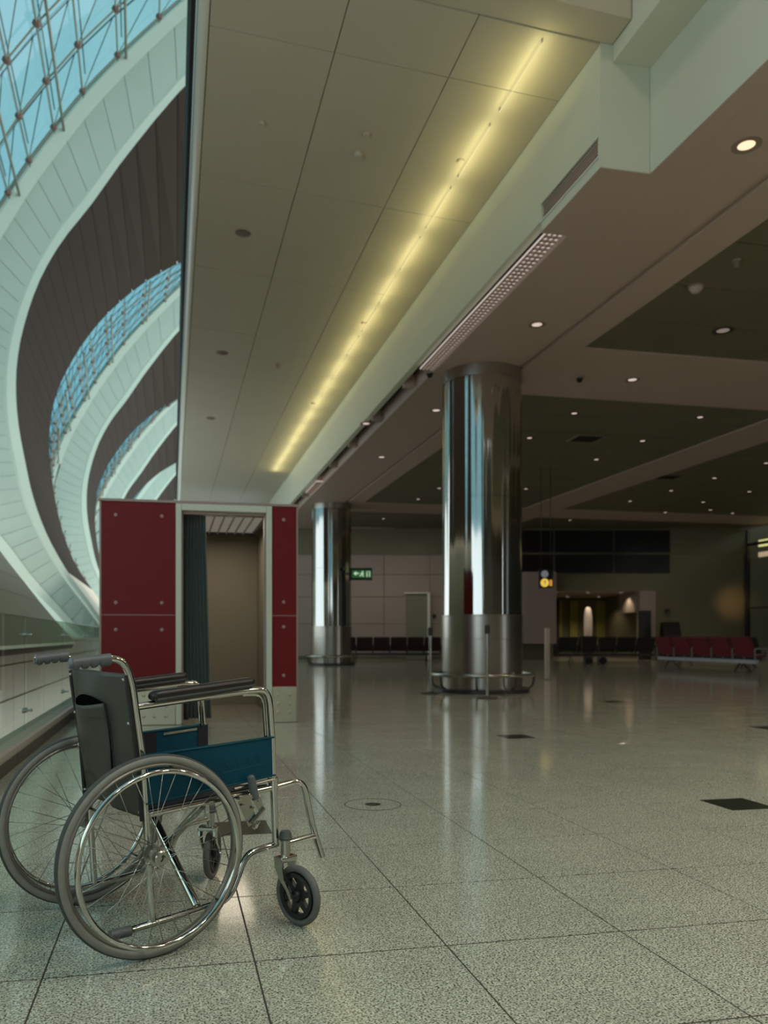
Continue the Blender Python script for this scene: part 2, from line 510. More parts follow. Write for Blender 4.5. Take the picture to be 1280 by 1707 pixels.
A0 = max((aT0, aW0, aD0)) if aT0 > aT1 else min((aT0, aW0, aD0))
A1 = sorted((aT1, aW1, aD1))[1]
RAD = {}
def smooth_tab(f):
    n = 400
    v = [f(A0 + (A1 - A0) * i / n) for i in range(n + 1)]
    for _ in range(60): v = [v[0]] + [0.25 * v[i - 1] + 0.5 * v[i] + 0.25 * v[i + 1] for i in range(1, n)] + [v[-1]]
    def g(a):
        t = max(0, min(n - 1e-6, (a - A0) / (A1 - A0) * n)); i = int(t)
        return v[i] + (v[i + 1] - v[i]) * (t - i)
    return g
fT, fW, fD = smooth_tab(fT), smooth_tab(fW), smooth_tab(fD)
def P3(f, a, Y, off=0.0):
    r = f(a) - off
    return Vector((CEN[0] + r * math.cos(a), Y, CEN[1] + r * math.sin(a)))
def loft(fa, Ya, fb, Yb, a, s, off=0.0):
    return P3(fa, a, Ya, off).lerp(P3(fb, a, Yb, off), s)
def cell(bm, fa, Ya, fb, Yb, a0, a1, s0, s1, o0, o1):
    """thin curved slab piece: o0 inner offset, o1 outer offset"""
    q = lambda a, s, o: loft(fa, Ya, fb, Yb, a, s, o)
    hexa(bm, [q(a0, s0, o1), q(a1, s0, o1), q(a1, s1, o1), q(a0, s1, o1), q(a0, s0, o0), q(a1, s0, o0), q(a1, s1, o0), q(a0, s1, o0)])

vault = bpy.data.objects.new('wall_left', None); C.objects.link(vault); struct(vault)
AN = [A0 + (A1 - A0) * i / NA for i in range(NA + 1)]
da = (AN[1] - AN[0])
YW, YT, YD = 34.0, 35.0, 48.6
back_rib, back_edge, back_dark = BM(), BM(), BM()
rib_me, lip_me, edge_me, dark_me = [], [], [], []
for i in range(NA):
    a0, a1 = AN[i] + da * 0.012, AN[i + 1] - da * 0.012
    bm = BM(); cell(bm, fW, YW, fT, YT, a0, a1, 0.205, 0.87, 0.0, -0.06); rib_me.append(mesh_of('rib_panel', bm, M['rib']))
    bm = BM(); cell(bm, fW, YW, fT, YT, AN[i], AN[i + 1], 0.0, 0.20, 0.10, -0.10); lip_me.append(mesh_of('rib_gutter', bm, M['rib_edge']))
    bm = BM(); cell(bm, fW, YW, fT, YT, AN[i], AN[i + 1], 0.875, 1.0, 0.10, -0.10); edge_me.append(mesh_of('rib_edge', bm, M['rib_edge']))
    cell(back_dark, fT, YT + 0.05, fD, YD, AN[i], AN[i + 1], 0.0, 0.99, -0.07, -0.16); cell(back_rib, fW, YW, fT, YT, AN[i], AN[i + 1], 0.0, 0.99, -0.11, -0.16)
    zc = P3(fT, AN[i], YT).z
    bm = BM(); cell(bm, fT, YT, fD, YD, a0, a1, 0.0, 1.0, 0.0, -0.06); dark_me.append(mesh_of('vault_panel', bm, M['beige'] if zc < 3.6 else M['vault_dark']))  # low panels beige: cladding, with sunlight at the foot put into the colour
bd_me, br_me = mesh_of('vault_backing', back_dark, M['vault_dark']), mesh_of('rib_backing', back_rib, M['rib'])
for k in (-1, 0, 1, 2, 3, 4):
    if k < 4: link('vault_backing', bd_me, vault, (0, PER * k, 0))
    link('rib_backing', br_me, vault, (0, PER * k, 0))
    for i in range(NA):
        off = (0, PER * k, 0)
        link('rib_panel', rib_me[i], vault, off)
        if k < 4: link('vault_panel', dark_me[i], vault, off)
    for lst, nm in ((lip_me, 'rib_gutter'), (edge_me, 'rib_edge')):
        bm = BM()
        for me in lst: bm.from_mesh(me)
        for v in bm.verts: v.co.y += PER * k
        obj(nm, bm, M['rib_edge'], vault)
bm = BM()
for k in (-2, -3):
    for me in rib_me + lip_me + edge_me:
        n0 = len(bm.verts); bm.from_mesh(me); bm.verts.ensure_lookup_table()
        for v in bm.verts[n0:]: v.co.y += PER * k
stuff(obj('rib_behind', bm, M['rib'], vault))
bm = BM()
for k in (-2, -3):
    for me in dark_me:
        n0 = len(bm.verts); bm.from_mesh(me); bm.verts.ensure_lookup_table()
        for v in bm.verts[n0:]: v.co.y += PER * k
stuff(obj('panels_behind', bm, M['vault_dark'], vault))

# roof glazing between a dark face and the next rib: panes, net of bars with nodes, posts
NS, NG = 4, 27
AG = [A0 + (A1 - A0) * i / NG for i in range(NG + 1)]
for k in (-1, 0, 1):
    yd, yw = YD + PER * k, YW + PER * (k + 1)
    net, post, nod, outer = BM(), BM(), BM(), BM()
    i0 = next(i for i in range(5, NG) if all(fW(AG[q]) > fD(AG[q]) + 0.5 for q in range(i, min(i + 5, NG)))) if k >= 0 else 8
    for i in range(i0, NG):
        for j in range(NS):
            bm = BM()
            cell(bm, fD, yd, fW, yw, AG[i] + da * 0.0, AG[i + 1] - da * 0.0, j / NS, (j + 1) / NS, 0.0, -0.03)
            obj('glass_pane', bm, M['roof_glass'], vault)
    q = lambda i, s, o: loft(fD, yd, fW, yw, AG[min(i, NG)], s, o)
    for j in range(1, NS + 1):
        add_tube(net, [q(i, j / NS - 0.05, 0.16) for i in range(i0, NG + 1)], 0.034, 6)
        add_tube(outer, [q(i, j / NS - 0.16, -0.55) for i in range(i0, NG + 1)], 0.024, 4)
    for i in range(i0, NG + 1):
        add_tube(net, [q(i, 0, 0.16), q(i, 0.985, 0.16)], 0.036, 6)
        add_tube(outer, [q(i, 0, -0.55) + Vector((0.3, 0, 0.3)), q(i, 0.985, -0.55) + Vector((0.3, 0, 0.3))], 0.024, 4)
        if i % 2 == 0 and i > i0 + 5:
            add_tube(post, [q(i, 0, 0.2) + Vector((0.32, 0, 0.32)), q(i, 1.07, 0.2) + Vector((0.32, 0, 0.32))], 0.052, 8)
        for j in range(1, NS + 1):
            c = q(i, j / NS - 0.05, 0.16)
            add_lathe(nod, [(0, -0.13), (0.11, -0.08), (0.15, 0), (0.11, 0.08), (0, 0.13)], 8, Matrix.Translation(c))
            if i < NG: add_tube(outer, [c, q(i + 1, max(0, j / NS - 0.16), -0.55)], 0.02, 4)
    obj('net_bar', net, M['truss'], vault)
    obj('outer_bar', outer, M['truss'], vault)
    obj('post', post, M['truss'], vault)
    obj('net_node', nod, M['truss_node'], vault)
bm = BM()
for k in (5, 6, 7):
    for me in rib_me + lip_me + edge_me:
        n0 = len(bm.verts); bm.from_mesh(me); bm.verts.ensure_lookup_table()
        for v in bm.verts[n0:]: v.co.y += PER * k
stuff(obj('rib_distant', bm, M['rib'], vault))
bm = BM()
for k in (4, 5, 6, 7):
    for me in dark_me:
        n0 = len(bm.verts); bm.from_mesh(me); bm.verts.ensure_lookup_table()
        for v in bm.verts[n0:]: v.co.y += PER * k
stuff(obj('panels_distant', bm, M['vault_dark'], vault))
bm = BM()
for k in (2, 3, 4, 5, 6):
    for i in range(10, NA): cell(bm, fD, YD + PER * k, fW, YW + PER * (k + 1), AN[i], AN[i + 1], 0, 1, 0, -0.03)
stuff(obj('panes_distant', bm, M['roof_glass'], vault))
bm = BM()
for k in (-2, -3):
    for i in range(10, NA): cell(bm, fD, YD + PER * k, fW, YW + PER * (k + 1), AN[i], AN[i + 1] - da * 0.04, 0, 1, 0, -0.03)
stuff(obj('panes_behind', bm, M['roof_glass'], vault))

# wall across the void, courses of stone
bm = BM(); add_box(bm, (-4.6, -20, -7), (-2.63, 150, 0.84))
voidw = struct(obj('wall_left', bm, M['grout']))
zs = [-2.6, -2.0, -1.35, -0.7, -0.03, 0.53, 0.90]
for a, b in zip(zs[:-1], zs[1:]):
    for k in range(14):
        y0 = -2 + k * 3.2
        bm = BM(); add_box(bm, (-2.64, y0 + 0.012, a + 0.012), (-2.56, y0 + 3.188, b - 0.012), bevel=0.004)
        obj('stone_panel', bm, M['pink_stone'], voidw)
bm = BM(); add_box(bm, (-4.6, -20, 0.905), (-2.54, 150, 0.96))
struct(obj('trim_2', bm, M['beige']))
bm = BM(); add_box(bm, (-4.6, -20, -7.2), (-1.3, 150, -7.0))
struct(obj('floor', bm, M['beige']))

# ---- sloped soffit with its panels ---------------------------------------------
SL = 0.065
def sz(x): return 6.90 - SL * (x - XF)
xj = [0.37, 1.665, 2.915, XF]
yj = [YE, 8.155] + [8.155 + 2.65 * k for k in range(1, 12)] + [39.5]
bm = BM()
hexa(bm, [(0.25, 7.0, sz(0.25) + 0.05), (XF + 0.1, 7.0, sz(XF) + 0.05), (XF + 0.1, 39.6, sz(XF) + 0.05), (0.25, 39.6, sz(0.25) + 0.05),
          (0.25, 7.0, 8.2), (XF + 0.1, 7.0, 8.2), (XF + 0.1, 39.6, 8.2), (0.25, 39.6, 8.2)])
ceil_l = struct(obj('ceiling', bm, M['dark_slot']))
gp = 0.006
for a, b in zip(xj[:-1], xj[1:]):
    for c, d in zip(yj[:-1], yj[1:]):
        bm = BM()
        hexa(bm, [(a + gp, c + gp, sz(a)), (b - gp, c + gp, sz(b)), (b - gp, d - gp, sz(b)), (a + gp, d - gp, sz(a)),
                  (a + gp, c + gp, sz(a) + 0.06), (b - gp, c + gp, sz(b) + 0.06), (b - gp, d - gp, sz(b) + 0.06), (a + gp, d - gp, sz(a) + 0.06)])
        obj('soffit_panel', bm, M['soffit'], ceil_l)
# near band of the soffit ending at the recess, its rounded slab edge
bm = BM()
hexa(bm, [(0.37, 6.93, sz(0.37) + 0.004), (4.32, 6.93, sz(4.2) + 0.004), (4.32, YE - gp, sz(4.2) + 0.004), (0.37, YE - gp, sz(0.37) + 0.004),
          (0.37, 6.93, 7.6), (4.32, 6.93, 7.6), (4.32, YE - gp, 7.6), (0.37, YE - gp, 7.6)])
obj('soffit_end_band', bm, M['soffit'], ceil_l)
bm = BM()
n = 8
prof = [(0.365, sz(0.37) + 0.002)] + [(0.345 - 0.10 * math.sin(PI / 2 * i / n), sz(0.37) + 0.10 - 0.10 * math.cos(PI / 2 * i / n)) for i in range(n + 1)] + [(0.245, 7.55), (0.365, 7.55)]
add_prism(bm, [(x, 2.0, z) for x, z in prof], (0, 37.5, 0))
obj('slab_edge', bm, M['lip'], ceil_l)
bm = BM(); add_box(bm, (0.20, 2.0, 7.60), (0.36, 39.5, 9.2)); obj('parapet', bm, M['dark_slot'], ceil_l)
# recess at the near end: brown ceiling high above, light side face
bm = BM(); add_box(bm, (0.37, 1.5, 9.0), (4.4, 6.93, 9.15)); add_box(bm, (0.37, 6.935, 7.601), (4.32, 7.1, 9.0))
struct(obj('ceiling', bm, M['recess']))
bm = BM(); add_box(bm, (4.335, 1.5, 6.735), (4.75, YE - 0.004, 9.0)); struct(obj('trim_3', bm, M['fascia']))
bm = BM(); add_box(bm, (4.752, 1.5, ZC + 0.002), (4.95, YE + 0.3, 9.0)); struct(obj('trim_4', bm, M['fascia']))
# end block and long fascia
bm = BM()
add_prism(bm, [(XF, YE + 0.05, ZC), (4.748, YE + 0.05, ZC), (4.748, YE + 0.05, 7.4), (XF, YE + 0.05, 7.4), (XF, YE + 0.05, 5.99), (XF + 0.07, YE + 0.05, 5.99), (XF + 0.07, YE + 0.05, 5.79), (XF, YE + 0.05, 5.79)], (0, 8.58 - YE - 0.05, 0))
add_box(bm, (XF, YE, ZC), (4.748, YE + 0.0495, 7.4))
fas = struct(obj('trim_5', bm, M['fascia']))
bm = BM()
for k in range(5): add_box(bm, (XF + 0.01, YE + 0.06, 5.812 + 0.034 * k), (XF + 0.06, 8.56, 5.824 + 0.034 * k))
obj('grille_slat', bm, M['ceiling'], fas)
bm = BM(); add_box(bm, (XF - 0.012, YE + 0.03, 5.775), (XF + 0.01, 8.6, 5.795)); add_box(bm, (XF - 0.012, YE + 0.03, 5.985), (XF + 0.01, 8.6, 6.0)); obj('grille_frame', bm, M['lip'], fas)
bm = BM(); add_box(bm, (XF, 8.58, 5.80), (XF + 0.12, 39.5, 7.4)); struct(obj('trim_6', bm, M['fascia']))
bm = BM(); add_box(bm, (XF + 0.002, YE + 0.002, ZC - 0.006), (4.95, 8.6, ZC + 0.03)); add_box(bm, (4.753, -8, ZC - 0.006), (4.96, YE, ZC + 0.001)); struct(obj('ceiling', bm, M['ceiling']))
bm = BM(); add_box(bm, (XF, -8, 9.2), (30, 46, 9.4)); struct(obj('ceiling', bm, M['recess']))
bm = BM(); add_box(bm, (24, -8, 5.6), (24.2, 46, 9.2)); add_box(bm, (XF, 36.6, 6.2), (24, 36.8, 9.2)); struct(obj('wall_right', bm, M['recess']))
# light slot beside the fascia
bm = BM(); add_box(bm, (XF + 0.12, 8.58, 5.98), (XF + 0.42, 39.5, 6.05)); struct(obj('trim_7', bm, M['dark_slot']))
bm = BM(); add_box(bm, (XF + 0.125, 8.62, 5.735), (XF + 0.335, 13.6, 5.76))
lum = tag(obj('louvre_luminaire', bm, M['louvre_light']), 'long luminous louvre strip set in the slot under the pale fascia', 'light')
bm = BM()
for k in range(50): add_box(bm, (XF + 0.13, 8.66 + 0.1 * k, 5.715), (XF + 0.33, 8.69 + 0.1 * k, 5.734))
for k in range(3): add_box(bm, (XF + 0.13 + 0.067 * k, 8.62, 5.715), (XF + 0.145 + 0.067 * k, 13.6, 5.734))
stuff(obj('louvre_fin', bm, M['ceiling'], lum))
bm = BM(); add_box(bm, (XF + 0.125, 24.0, 5.735), (XF + 0.335, 26.0, 5.76))
lum2 = tag(obj('louvre_luminaire', bm, M['louvre_light']), 'short lit louvre far down the fascia slot near the booth top', 'light')
bm = BM()
for k in range(20): add_box(bm, (XF + 0.13, 24.03 + 0.1 * k, 5.715), (XF + 0.33, 24.06 + 0.1 * k, 5.734))
stuff(obj('louvre_fin', bm, M['ceiling'], lum2))
bm = BM()
for k in range(9): add_box(bm, (XF + 0.12, 14.6 + 2.4 * k, 5.72), (XF + 0.34, 14.68 + 2.4 * k, 5.97))
struct(obj('trim_8', bm, M['ceiling']))

# ---- hall ceiling: main slab strip, groove, beams and coffers -------------------
bm = BM()
add_box(bm, (XF + 0.34, 8.58, ZC), (5.90, 36.5, 6.3)); add_box(bm, (4.955, -8, ZC), (5.90, 8.58, 6.3))
add_box(bm, (5.90, -8, ZC + 0.045), (6.02, 36.5, 6.3)); add_box(bm, (6.02, -8, ZC), (6.56, 36.5, 6.3))
BX = [(6.56, 24.0)]
for y0, y1 in ((-8, -2.2), (11.9, 14.4), (27.0, 29.0), (33.2, 33.6)):
    add_box(bm, (6.56, y0, ZC), (24, y1, 6.3))
for y0, y1 in ((-2.2, 11.9), (14.4, 27.0), (29.0, 33.2)):
    add_box(bm, (12.6, y0, ZC), (14.0, y1, 6.3))
struct(obj('ceiling', bm, M['ceiling']))
bm = BM(); add_box(bm, (6.5, -8, 5.745), (24, 40, 6.35)); coff = struct(obj('ceiling', bm, M['dark_slot']))
for x0, x1, nx in ((6.56, 12.6, 2), (14.0, 24.0, 3)):
    for y0, y1, ny in ((-2.2, 11.9, 12), (14.4, 27.0, 10), (29.0, 33.2, 3), (33.6, 36.6, 2)):
        for i in range(nx):
            for j in range(ny):
                a, b = x0 + (x1 - x0) * i / nx, x0 + (x1 - x0) * (i + 1) / nx
                c, d = y0 + (y1 - y0) * j / ny, y0 + (y1 - y0) * (j + 1) / ny
                bm = BM(); add_box(bm, (a + 0.006, c + 0.01, 5.69), (b - 0.006, d - 0.01, 5.75))
                obj('coffer_panel', bm, M['coffer'], coff)

# ---- far wall (parallel to the picture plane) ------------------------------------
DW = 34.5
def wx(u): return (u - PX) / F * DW
def wz(v): return EYE - (v - PY) / F * DW
bm = BM()
wbox(bm, wx(300), wx(922), DW, DW + 0.3, 0, wz(985)); wbox(bm, wx(1092), wx(1243), DW, DW + 0.3, 0, wz(985)); wbox(bm, wx(300), wx(1243), DW, DW + 0.3, wz(985), 6.3)
wallb = struct(obj('wall_back', bm, M['wall_olive']))
bm = BM()
# wall cladding panels left part, in courses
rows = [wz(1083) - 0.3, wz(1040), wz(995), wz(958), wz(925)]
for a, b in zip(rows[:-1], rows[1:]):
    us = [430, 490, 560, 640, 716, 800, 868]
    for p, q in zip(us[:-1], us[1:]):
        b2 = BM(); wbox(b2, wx(p) + 0.012, wx(q) - 0.012, DW - 0.05, DW, max(a, 0.02) + 0.012, b - 0.012)
        obj('wall_panel', b2, M['wall_pink'], wallb)
b2 = BM(); wbox(b2, wx(300), wx(868), DW - 0.08, DW, wz(925), wz(874)); obj('bulkhead', b2, M['coffer'], wallb)
b2 = BM(); wbox(b2, wx(868), wx(921), DW - 0.6, DW, wz(1073), wz(955)); obj('wall_panel', b2, M['wall_pink'], wallb)
# dark upper windows
for p, q in ((868, 922), (924, 1022), (1024, 1116)):
    for r, s in ((956, 924), (922, 884)):
        b2 = BM(); wbox(b2, wx(p) + 0.02, wx(q) - 0.02, DW - 0.06, DW, wz(r) + 0.02, wz(s) - 0.02)
        obj('window_pane', b2, M['black_gloss'], wallb)
b2 = BM(); wbox(b2, wx(1117), wx(1243), DW - 0.05, DW, wz(923), wz(880)); obj('bulkhead', b2, M['coffer'], wallb)
# corridor behind the opening
cor = BM()
x0, x1 = wx(922), wx(1092)
wbox(cor, x0 - 0.3, x0, DW + 0.3, 41, 0, 3.2); wbox(cor, x1, x1 + 0.3, DW + 0.3, 41, 0, 3.2); wbox(cor, x0 - 0.3, x1 + 0.3, 41, 41.3, 0, 3.2)
corw = struct(obj('wall_back', cor, M['wall_olive']))
b2 = BM(); wbox(b2, x0 - 0.3, x1 + 0.3, DW + 0.3, 41, wz(985), wz(985) + 0.1); struct(obj('ceiling', b2, M['recess']))
b2 = BM(); wbox(b2, wx(1066), wx(1092), DW - 0.05, DW + 0.3, 0.02, wz(985)); wbox(b2, wx(1062), wx(1070), DW + 0.3, DW + 2.2, wz(1020), wz(985)); struct(obj('trim_9', b2, M['wall_pink']))
b2 = BM(); wbox(b2, wx(1063), wx(1084), DW - 0.08, DW - 0.04, 0.02, wz(1018)); d1 = struct(obj('door_1', b2, M['black']))
b2 = BM(); wbox(b2, wx(972), wx(1000), 40.8, 41.0, 0.0, 2.9); struct(obj('door_2', b2, M['black']))
for p, q in ((925, 945), (958, 971), (1003, 1020), (1022, 1041), (1043, 1060)):
    b2 = BM(); wbox(b2, wx(p) * 1.16, wx(q) * 1.16, 40.85, 41.0, 0.6, 2.85); obj('wall_panel', b2, mat('olive_panel', (0.26, 0.24, 0.05), 0.6), corw)
# recessed doorway niche in the left part
b2 = BM(); wbox(b2, wx(676), wx(714), DW - 0.09, DW - 0.05, 0.02, wz(990)); d3 = struct(obj('door_3', b2, mat('niche', (0.16, 0.16, 0.11), 0.6)))
b2 = BM(); wbox(b2, wx(712), wx(716), DW - 0.2, DW - 0.05, 0.02, wz(989)); wbox(b2, wx(674), wx(716), DW - 0.2, DW - 0.05, wz(990), wz(988)); obj('door_frame', b2, M['kiosk_frame'], d3)
# right side wall and glazed shopfront
b2 = BM(); wbox(b2, wx(1243) - 0.1, wx(1243) + 6.5, DW, DW + 0.3, 0, 6.3); struct(obj('wall_back', b2, M['recess']))
XR = onD(1244, 1063, DW).x
yR = onD(1244, 1063, DW).y
bm = BM(); add_box(bm, (XR + 3.0, -8, 0), (XR + 3.3, yR + 1, 6.3)); struct(obj('wall_right', bm, M['dark_wall']))
b2 = BM()
for k in range(6): add_box(b2, (XR - 0.05, yR - 1.6 * k - 0.12, 0), (XR + 0.09, yR - 1.6 * k + 0.02, ZC))
add_box(b2, (XR - 0.05, yR - 8.2, 4.9), (XR + 0.05, yR, 5.02)); add_box(b2, (XR - 0.05, yR - 8.2, 2.2), (XR + 0.05, yR, 2.26))
win = struct(obj('window_1', b2, M['dark_metal']))
for k in range(5):
    b2 = BM(); add_box(b2, (XR, yR - 1.6 * (k + 1) + 0.03, 0.05), (XR + 0.02, yR - 1.6 * k - 0.13, ZC)); obj('glass_pane', b2, M['rail_glass'], win)

# ================================================================== THINGS
# ---- glass balustrade on the kerb ---------------------------------------------------
XG = -1.26
bal = thing('glass_balustrade', 'frameless greenish glass balustrade with steel clamps along the stone kerb', 'railing', (XG, 7.4, 0))
GY = [-2.6 + 0.0, -0.1, 2.4, 4.9, 7.4, 9.9, 12.45, 15.0, 17.5, 20.0, 22.5, 25.0, 27.5, 30.0, 32.5]
for a, b in zip(GY[:-1], GY[1:]):
    bm = BM(); add_box(bm, (-0.008, a - 7.4 + 0.012, 0.14), (0.008, b - 7.4 - 0.012, 1.15), bevel=0.002)
    obj('glass_pane', bm, M['rail_glass'], bal)
cl = BM()
add_lathe(cl, [(0, -0.03), (0.024, -0.03), (0.024, -0.012), (0.013, -0.008), (0.013, 0.05), (0.02, 0.052), (0.02, 0.075), (0, 0.075)], 12, Matrix.Translation((0.02, 0.0, 0)) @ Matrix.Rotation(PI / 2, 4, 'Y'))
for s in (-1, 1):
    add_lathe(cl, [(0, -0.022), (0.03, -0.022), (0.03, 0.022), (0, 0.022)], 14, Matrix.Translation((0, 0.055 * s, 0)) @ Matrix.Rotation(PI / 2, 4, 'Y'))
add_box(cl, (0.008, -0.06, -0.012), (0.022, 0.06, 0.012))
for v in cl.verts: v.co *= 0.66
clamp_me = mesh_of('glass_clamp', cl, M['chrome_dull'])
for y in GY[1:-1]:
    for z in (0.325, 0.99): link('glass_clamp', clamp_me, bal, (0, y - 7.4, z))

# ---- steel columns --------------------------------------------------------------------
def column(u, d, label):
    p = onD(u, 1063, d)
    r = thing('steel_column', label, 'column', (p.x, p.y, 0))
    R = 0.70
    bm = BM()
    wob = lambda t: 1 + 0.0040 * math.cos(26 * t)
    add_lathe(bm, [(R, 1.345), (R, 3.37), (R, 3.38), (R - 0.006, 3.384), (R - 0.006, 3.39), (R, 3.394), (R, 3.405), (R, 5.47)], 208, None, wob)
    sh = obj('shaft', bm, M['steel'], r)
    bm = BM(); add_lathe(bm, [(R + 0.006, 5.47), (R + 0.006, ZC - 0.003)], 96); obj('top_collar', bm, M['steel_brushed'], r)
    bm = BM(); add_lathe(bm, [(0, 0.06), (R + 0.012, 0.06), (R + 0.012, 0.92), (R + 0.012, 0.93), (R + 0.004, 0.934), (R + 0.004, 0.942), (R + 0.012, 0.946), (R + 0.012, 0.956), (R + 0.012, 1.325), (R + 0.012, 1.335), (R + 0.02, 1.34), (R + 0.02, 1.36), (R, 1.362)], 96); obj('lower_drum', bm, M['steel_brushed'], r)
    bm = BM(); add_lathe(bm, [(0, 0.001), (0.84, 0.001), (0.84, 0.06), (0.82, 0.075), (0, 0.075)], 64); obj('plinth', bm, M['dark_metal'], r)
    bm = BM(); add_torus(bm, 0.91, 0.024, 96, 10, Matrix.Translation((0, 0, 0.315)), 0.03); rail = obj('bumper_rail', bm, M['chrome_dull'], r)
    for k in range(8):
        a = 2 * PI * k / 8 + 0.3
        bm = BM()
        add_tube(bm, [(0.91 * math.cos(a), 0.91 * math.sin(a), 0.30), (0.89 * math.cos(a), 0.89 * math.sin(a), 0.12), (0.81 * math.cos(a), 0.81 * math.sin(a), 0.07)], 0.018, 8, fr=0.05)
        obj('rail_leg', bm, M['dark_metal'], r)
    return r
column(803, 14.3, 'nearest round polished steel column, mirror stripes above a brushed drum and bumper rail')
column(552.5, 28.3, 'farther round polished steel column, just right of the red booth')

# ---- red booth with its doorway ------------------------------------------------------------
KX0, KX1, KY, KH, KD = -0.745, 1.39, 8.98, 2.475, 2.6
kr = thing('red_booth', 'red panelled cubicle with pale door frame and studded steel base plates', 'booth', (0, KY, 0))
DX0, DX1 = 0.045, 1.11
def kb(name, lo, hi, m, bev=0.003, par=None):
    bm = BM(); add_box(bm, lo, hi, bevel=bev); return obj(name, bm, m, par or kr)
kb('red_panel', (KX0, 0, 0.41), (DX0 - 0.004, 0.02, 1.208), M['red'])
kb('red_panel', (KX0, 0, 1.216), (DX0 - 0.004, 0.02, KH - 0.03), M['red'])
kb('red_panel', (DX1 + 0.004, 0, 0.41), (KX1, 0.02, 1.208), M['red'])
kb('red_panel', (DX1 + 0.004, 0, 1.216), (KX1, 0.02, KH - 0.03), M['red'])
kb('base_plate', (KX0, 0, 0.004), (DX0 - 0.004, 0.02, 0.405), M['stud_plate'])
kb('base_plate', (DX1 + 0.004, 0, 0.004), (KX1, 0.02, 0.405), M['stud_plate'])
kb('joint_strip', (KX0, 0.004, 1.203), (DX0 - 0.006, 0.018, 1.221), M['kiosk_trim'], 0.001)
kb('joint_strip', (DX1 + 0.006, 0.004, 1.203), (KX1, 0.018, 1.221), M['kiosk_trim'], 0.001)
kb('corner_trim', (KX0 - 0.022, -0.004, 0.004), (KX0 - 0.001, 0.03, KH - 0.03), M['kiosk_trim'])
kb('corner_trim', (KX1 + 0.001, -0.004, 0.004), (KX1 + 0.018, 0.03, KH - 0.03), M['kiosk_trim'])
kb('roof_edge', (KX0 - 0.03, -0.015, KH - 0.028), (KX1 + 0.03, KD + 0.02, KH), M['kiosk_trim'])
kb('side_wall', (KX0, 0.021, 0.004), (KX0 + 0.03, KD, KH - 0.03), M['red'])
kb('side_wall', (KX1 - 0.03, 0.021, 0.004), (KX1, KD, KH - 0.03), M['red'])
kb('back_wall', (KX0 + 0.031, KD - 0.04, 0.004), (KX1 - 0.031, KD, KH - 0.03), M['kiosk_in'])
kb('lining', (DX1 + 0.10, 0.13, 0.004), (DX1 + 0.13, KD - 0.042, KH - 0.03), M['kiosk_in'])
kb('lining', (KX0 + 0.031, 0.021, 0.004), (KX0 + 0.045, KD - 0.042, KH - 0.03), M['kiosk_in'])
kb('lining', (KX0 + 0.046, 0.021, 0.004), (DX0 - 0.05, 0.035, KH - 0.05), M['kiosk_in'])
kb('lining', (DX1 + 0.08, 0.021, 0.004), (KX1 - 0.031, 0.035, KH - 0.05), M['kiosk_in'])
# door frame: two jambs and a head, stepped
for nm, lo, hi in (('door_jamb', (DX0, -0.02, 0.003), (DX0 + 0.062, 0.12, KH - 0.03)), ('door_jamb', (DX1 - 0.062, -0.02, 0.003), (DX1, 0.12, KH - 0.03)), ('door_head', (DX0 + 0.063, -0.02, KH - 0.105), (DX1 - 0.063, 0.12, KH - 0.03))):
    kb(nm, lo, hi, M['kiosk_frame'], 0.006)
for nm, lo, hi in (('door_stop', (DX0 + 0.063, 0.05, 0.003), (DX0 + 0.082, 0.12, KH - 0.107)), ('door_stop', (DX1 - 0.082, 0.05, 0.003), (DX1 - 0.063, 0.12, KH - 0.107)), ('door_stop', (DX0 + 0.083, 0.05, KH - 0.135), (DX1 - 0.083, 0.12, KH - 0.107))):
    kb(nm, lo, hi, M['kiosk_trim'], 0.003)
la = bpy.data.lights.new('booth_fill', 'AREA'); la.shape = 'RECTANGLE'; la.size = 0.8; la.size_y = 1.6; la.energy = 12; la.color = (1.0, 0.85, 0.65)  # area light added under the louvre to brighten the booth interior
lo = bpy.data.objects.new('booth_fill', la); C.objects.link(lo); lo.parent = kr; lo.location = (0.58, 1.2, KH - 0.12)
# ceiling louvre inside
lf = kb('ceiling_louvre', (DX0 + 0.10, 0.30, KH - 0.06), (DX1 - 0.02, 2.1, KH - 0.045), emitter('booth_panel', (1.0, 0.9, 0.75), 0.14), 0.002)  # faint glow puts the ambient light on this panel into its material
bm = BM()
add_box(bm, (DX0 + 0.10, 0.30, KH - 0.10), (DX0 + 0.13, 2.1, KH - 0.06)); add_box(bm, (DX1 - 0.02, 0.30, KH - 0.10), (DX1 + 0.01, 2.1, KH - 0.06))
add_box(bm, (DX0 + 0.10, 0.27, KH - 0.10), (DX1 + 0.01, 0.30, KH - 0.06)); add_box(bm, (DX0 + 0.10, 2.1, KH - 0.10), (DX1 + 0.01, 2.14, KH - 0.06))
obj('louvre_frame', bm, M['dark_metal'], kr)
for k in range(1, 8):
    x = DX0 + 0.10 + 0.93 * k / 8
    kb('louvre_bar', (x, 0.30, KH - 0.085), (x + 0.018, 2.1, KH - 0.06), M['kiosk_frame'], 0.002)
bm = BM(); add_lathe(bm, [(0, 0.016), (0.012, 0.013), (0.019, 0.004), (0.02, 0.0)], 12, Matrix.Rotation(PI / 2, 4, 'X')); stud_me = mesh_of('stud', bm, M['stud_plate'])
for x in (-0.66, -0.54, -0.42, -0.30, -0.18, -0.06):
    for z in (0.10, 0.215, 0.33): link('stud', stud_me, kr, (x, 0, z))
for x in (1.18, 1.31):
    for z in (0.12, 0.215, 0.315): link('stud', stud_me, kr, (x, 0, z))
bm = BM(); add_lathe(bm, [(0, 0.008), (0.014, 0.006), (0.02, 0.0)], 10, Matrix.Rotation(PI / 2, 4, 'X')); scr_me = mesh_of('screw_cap', bm, M['kiosk_trim'])
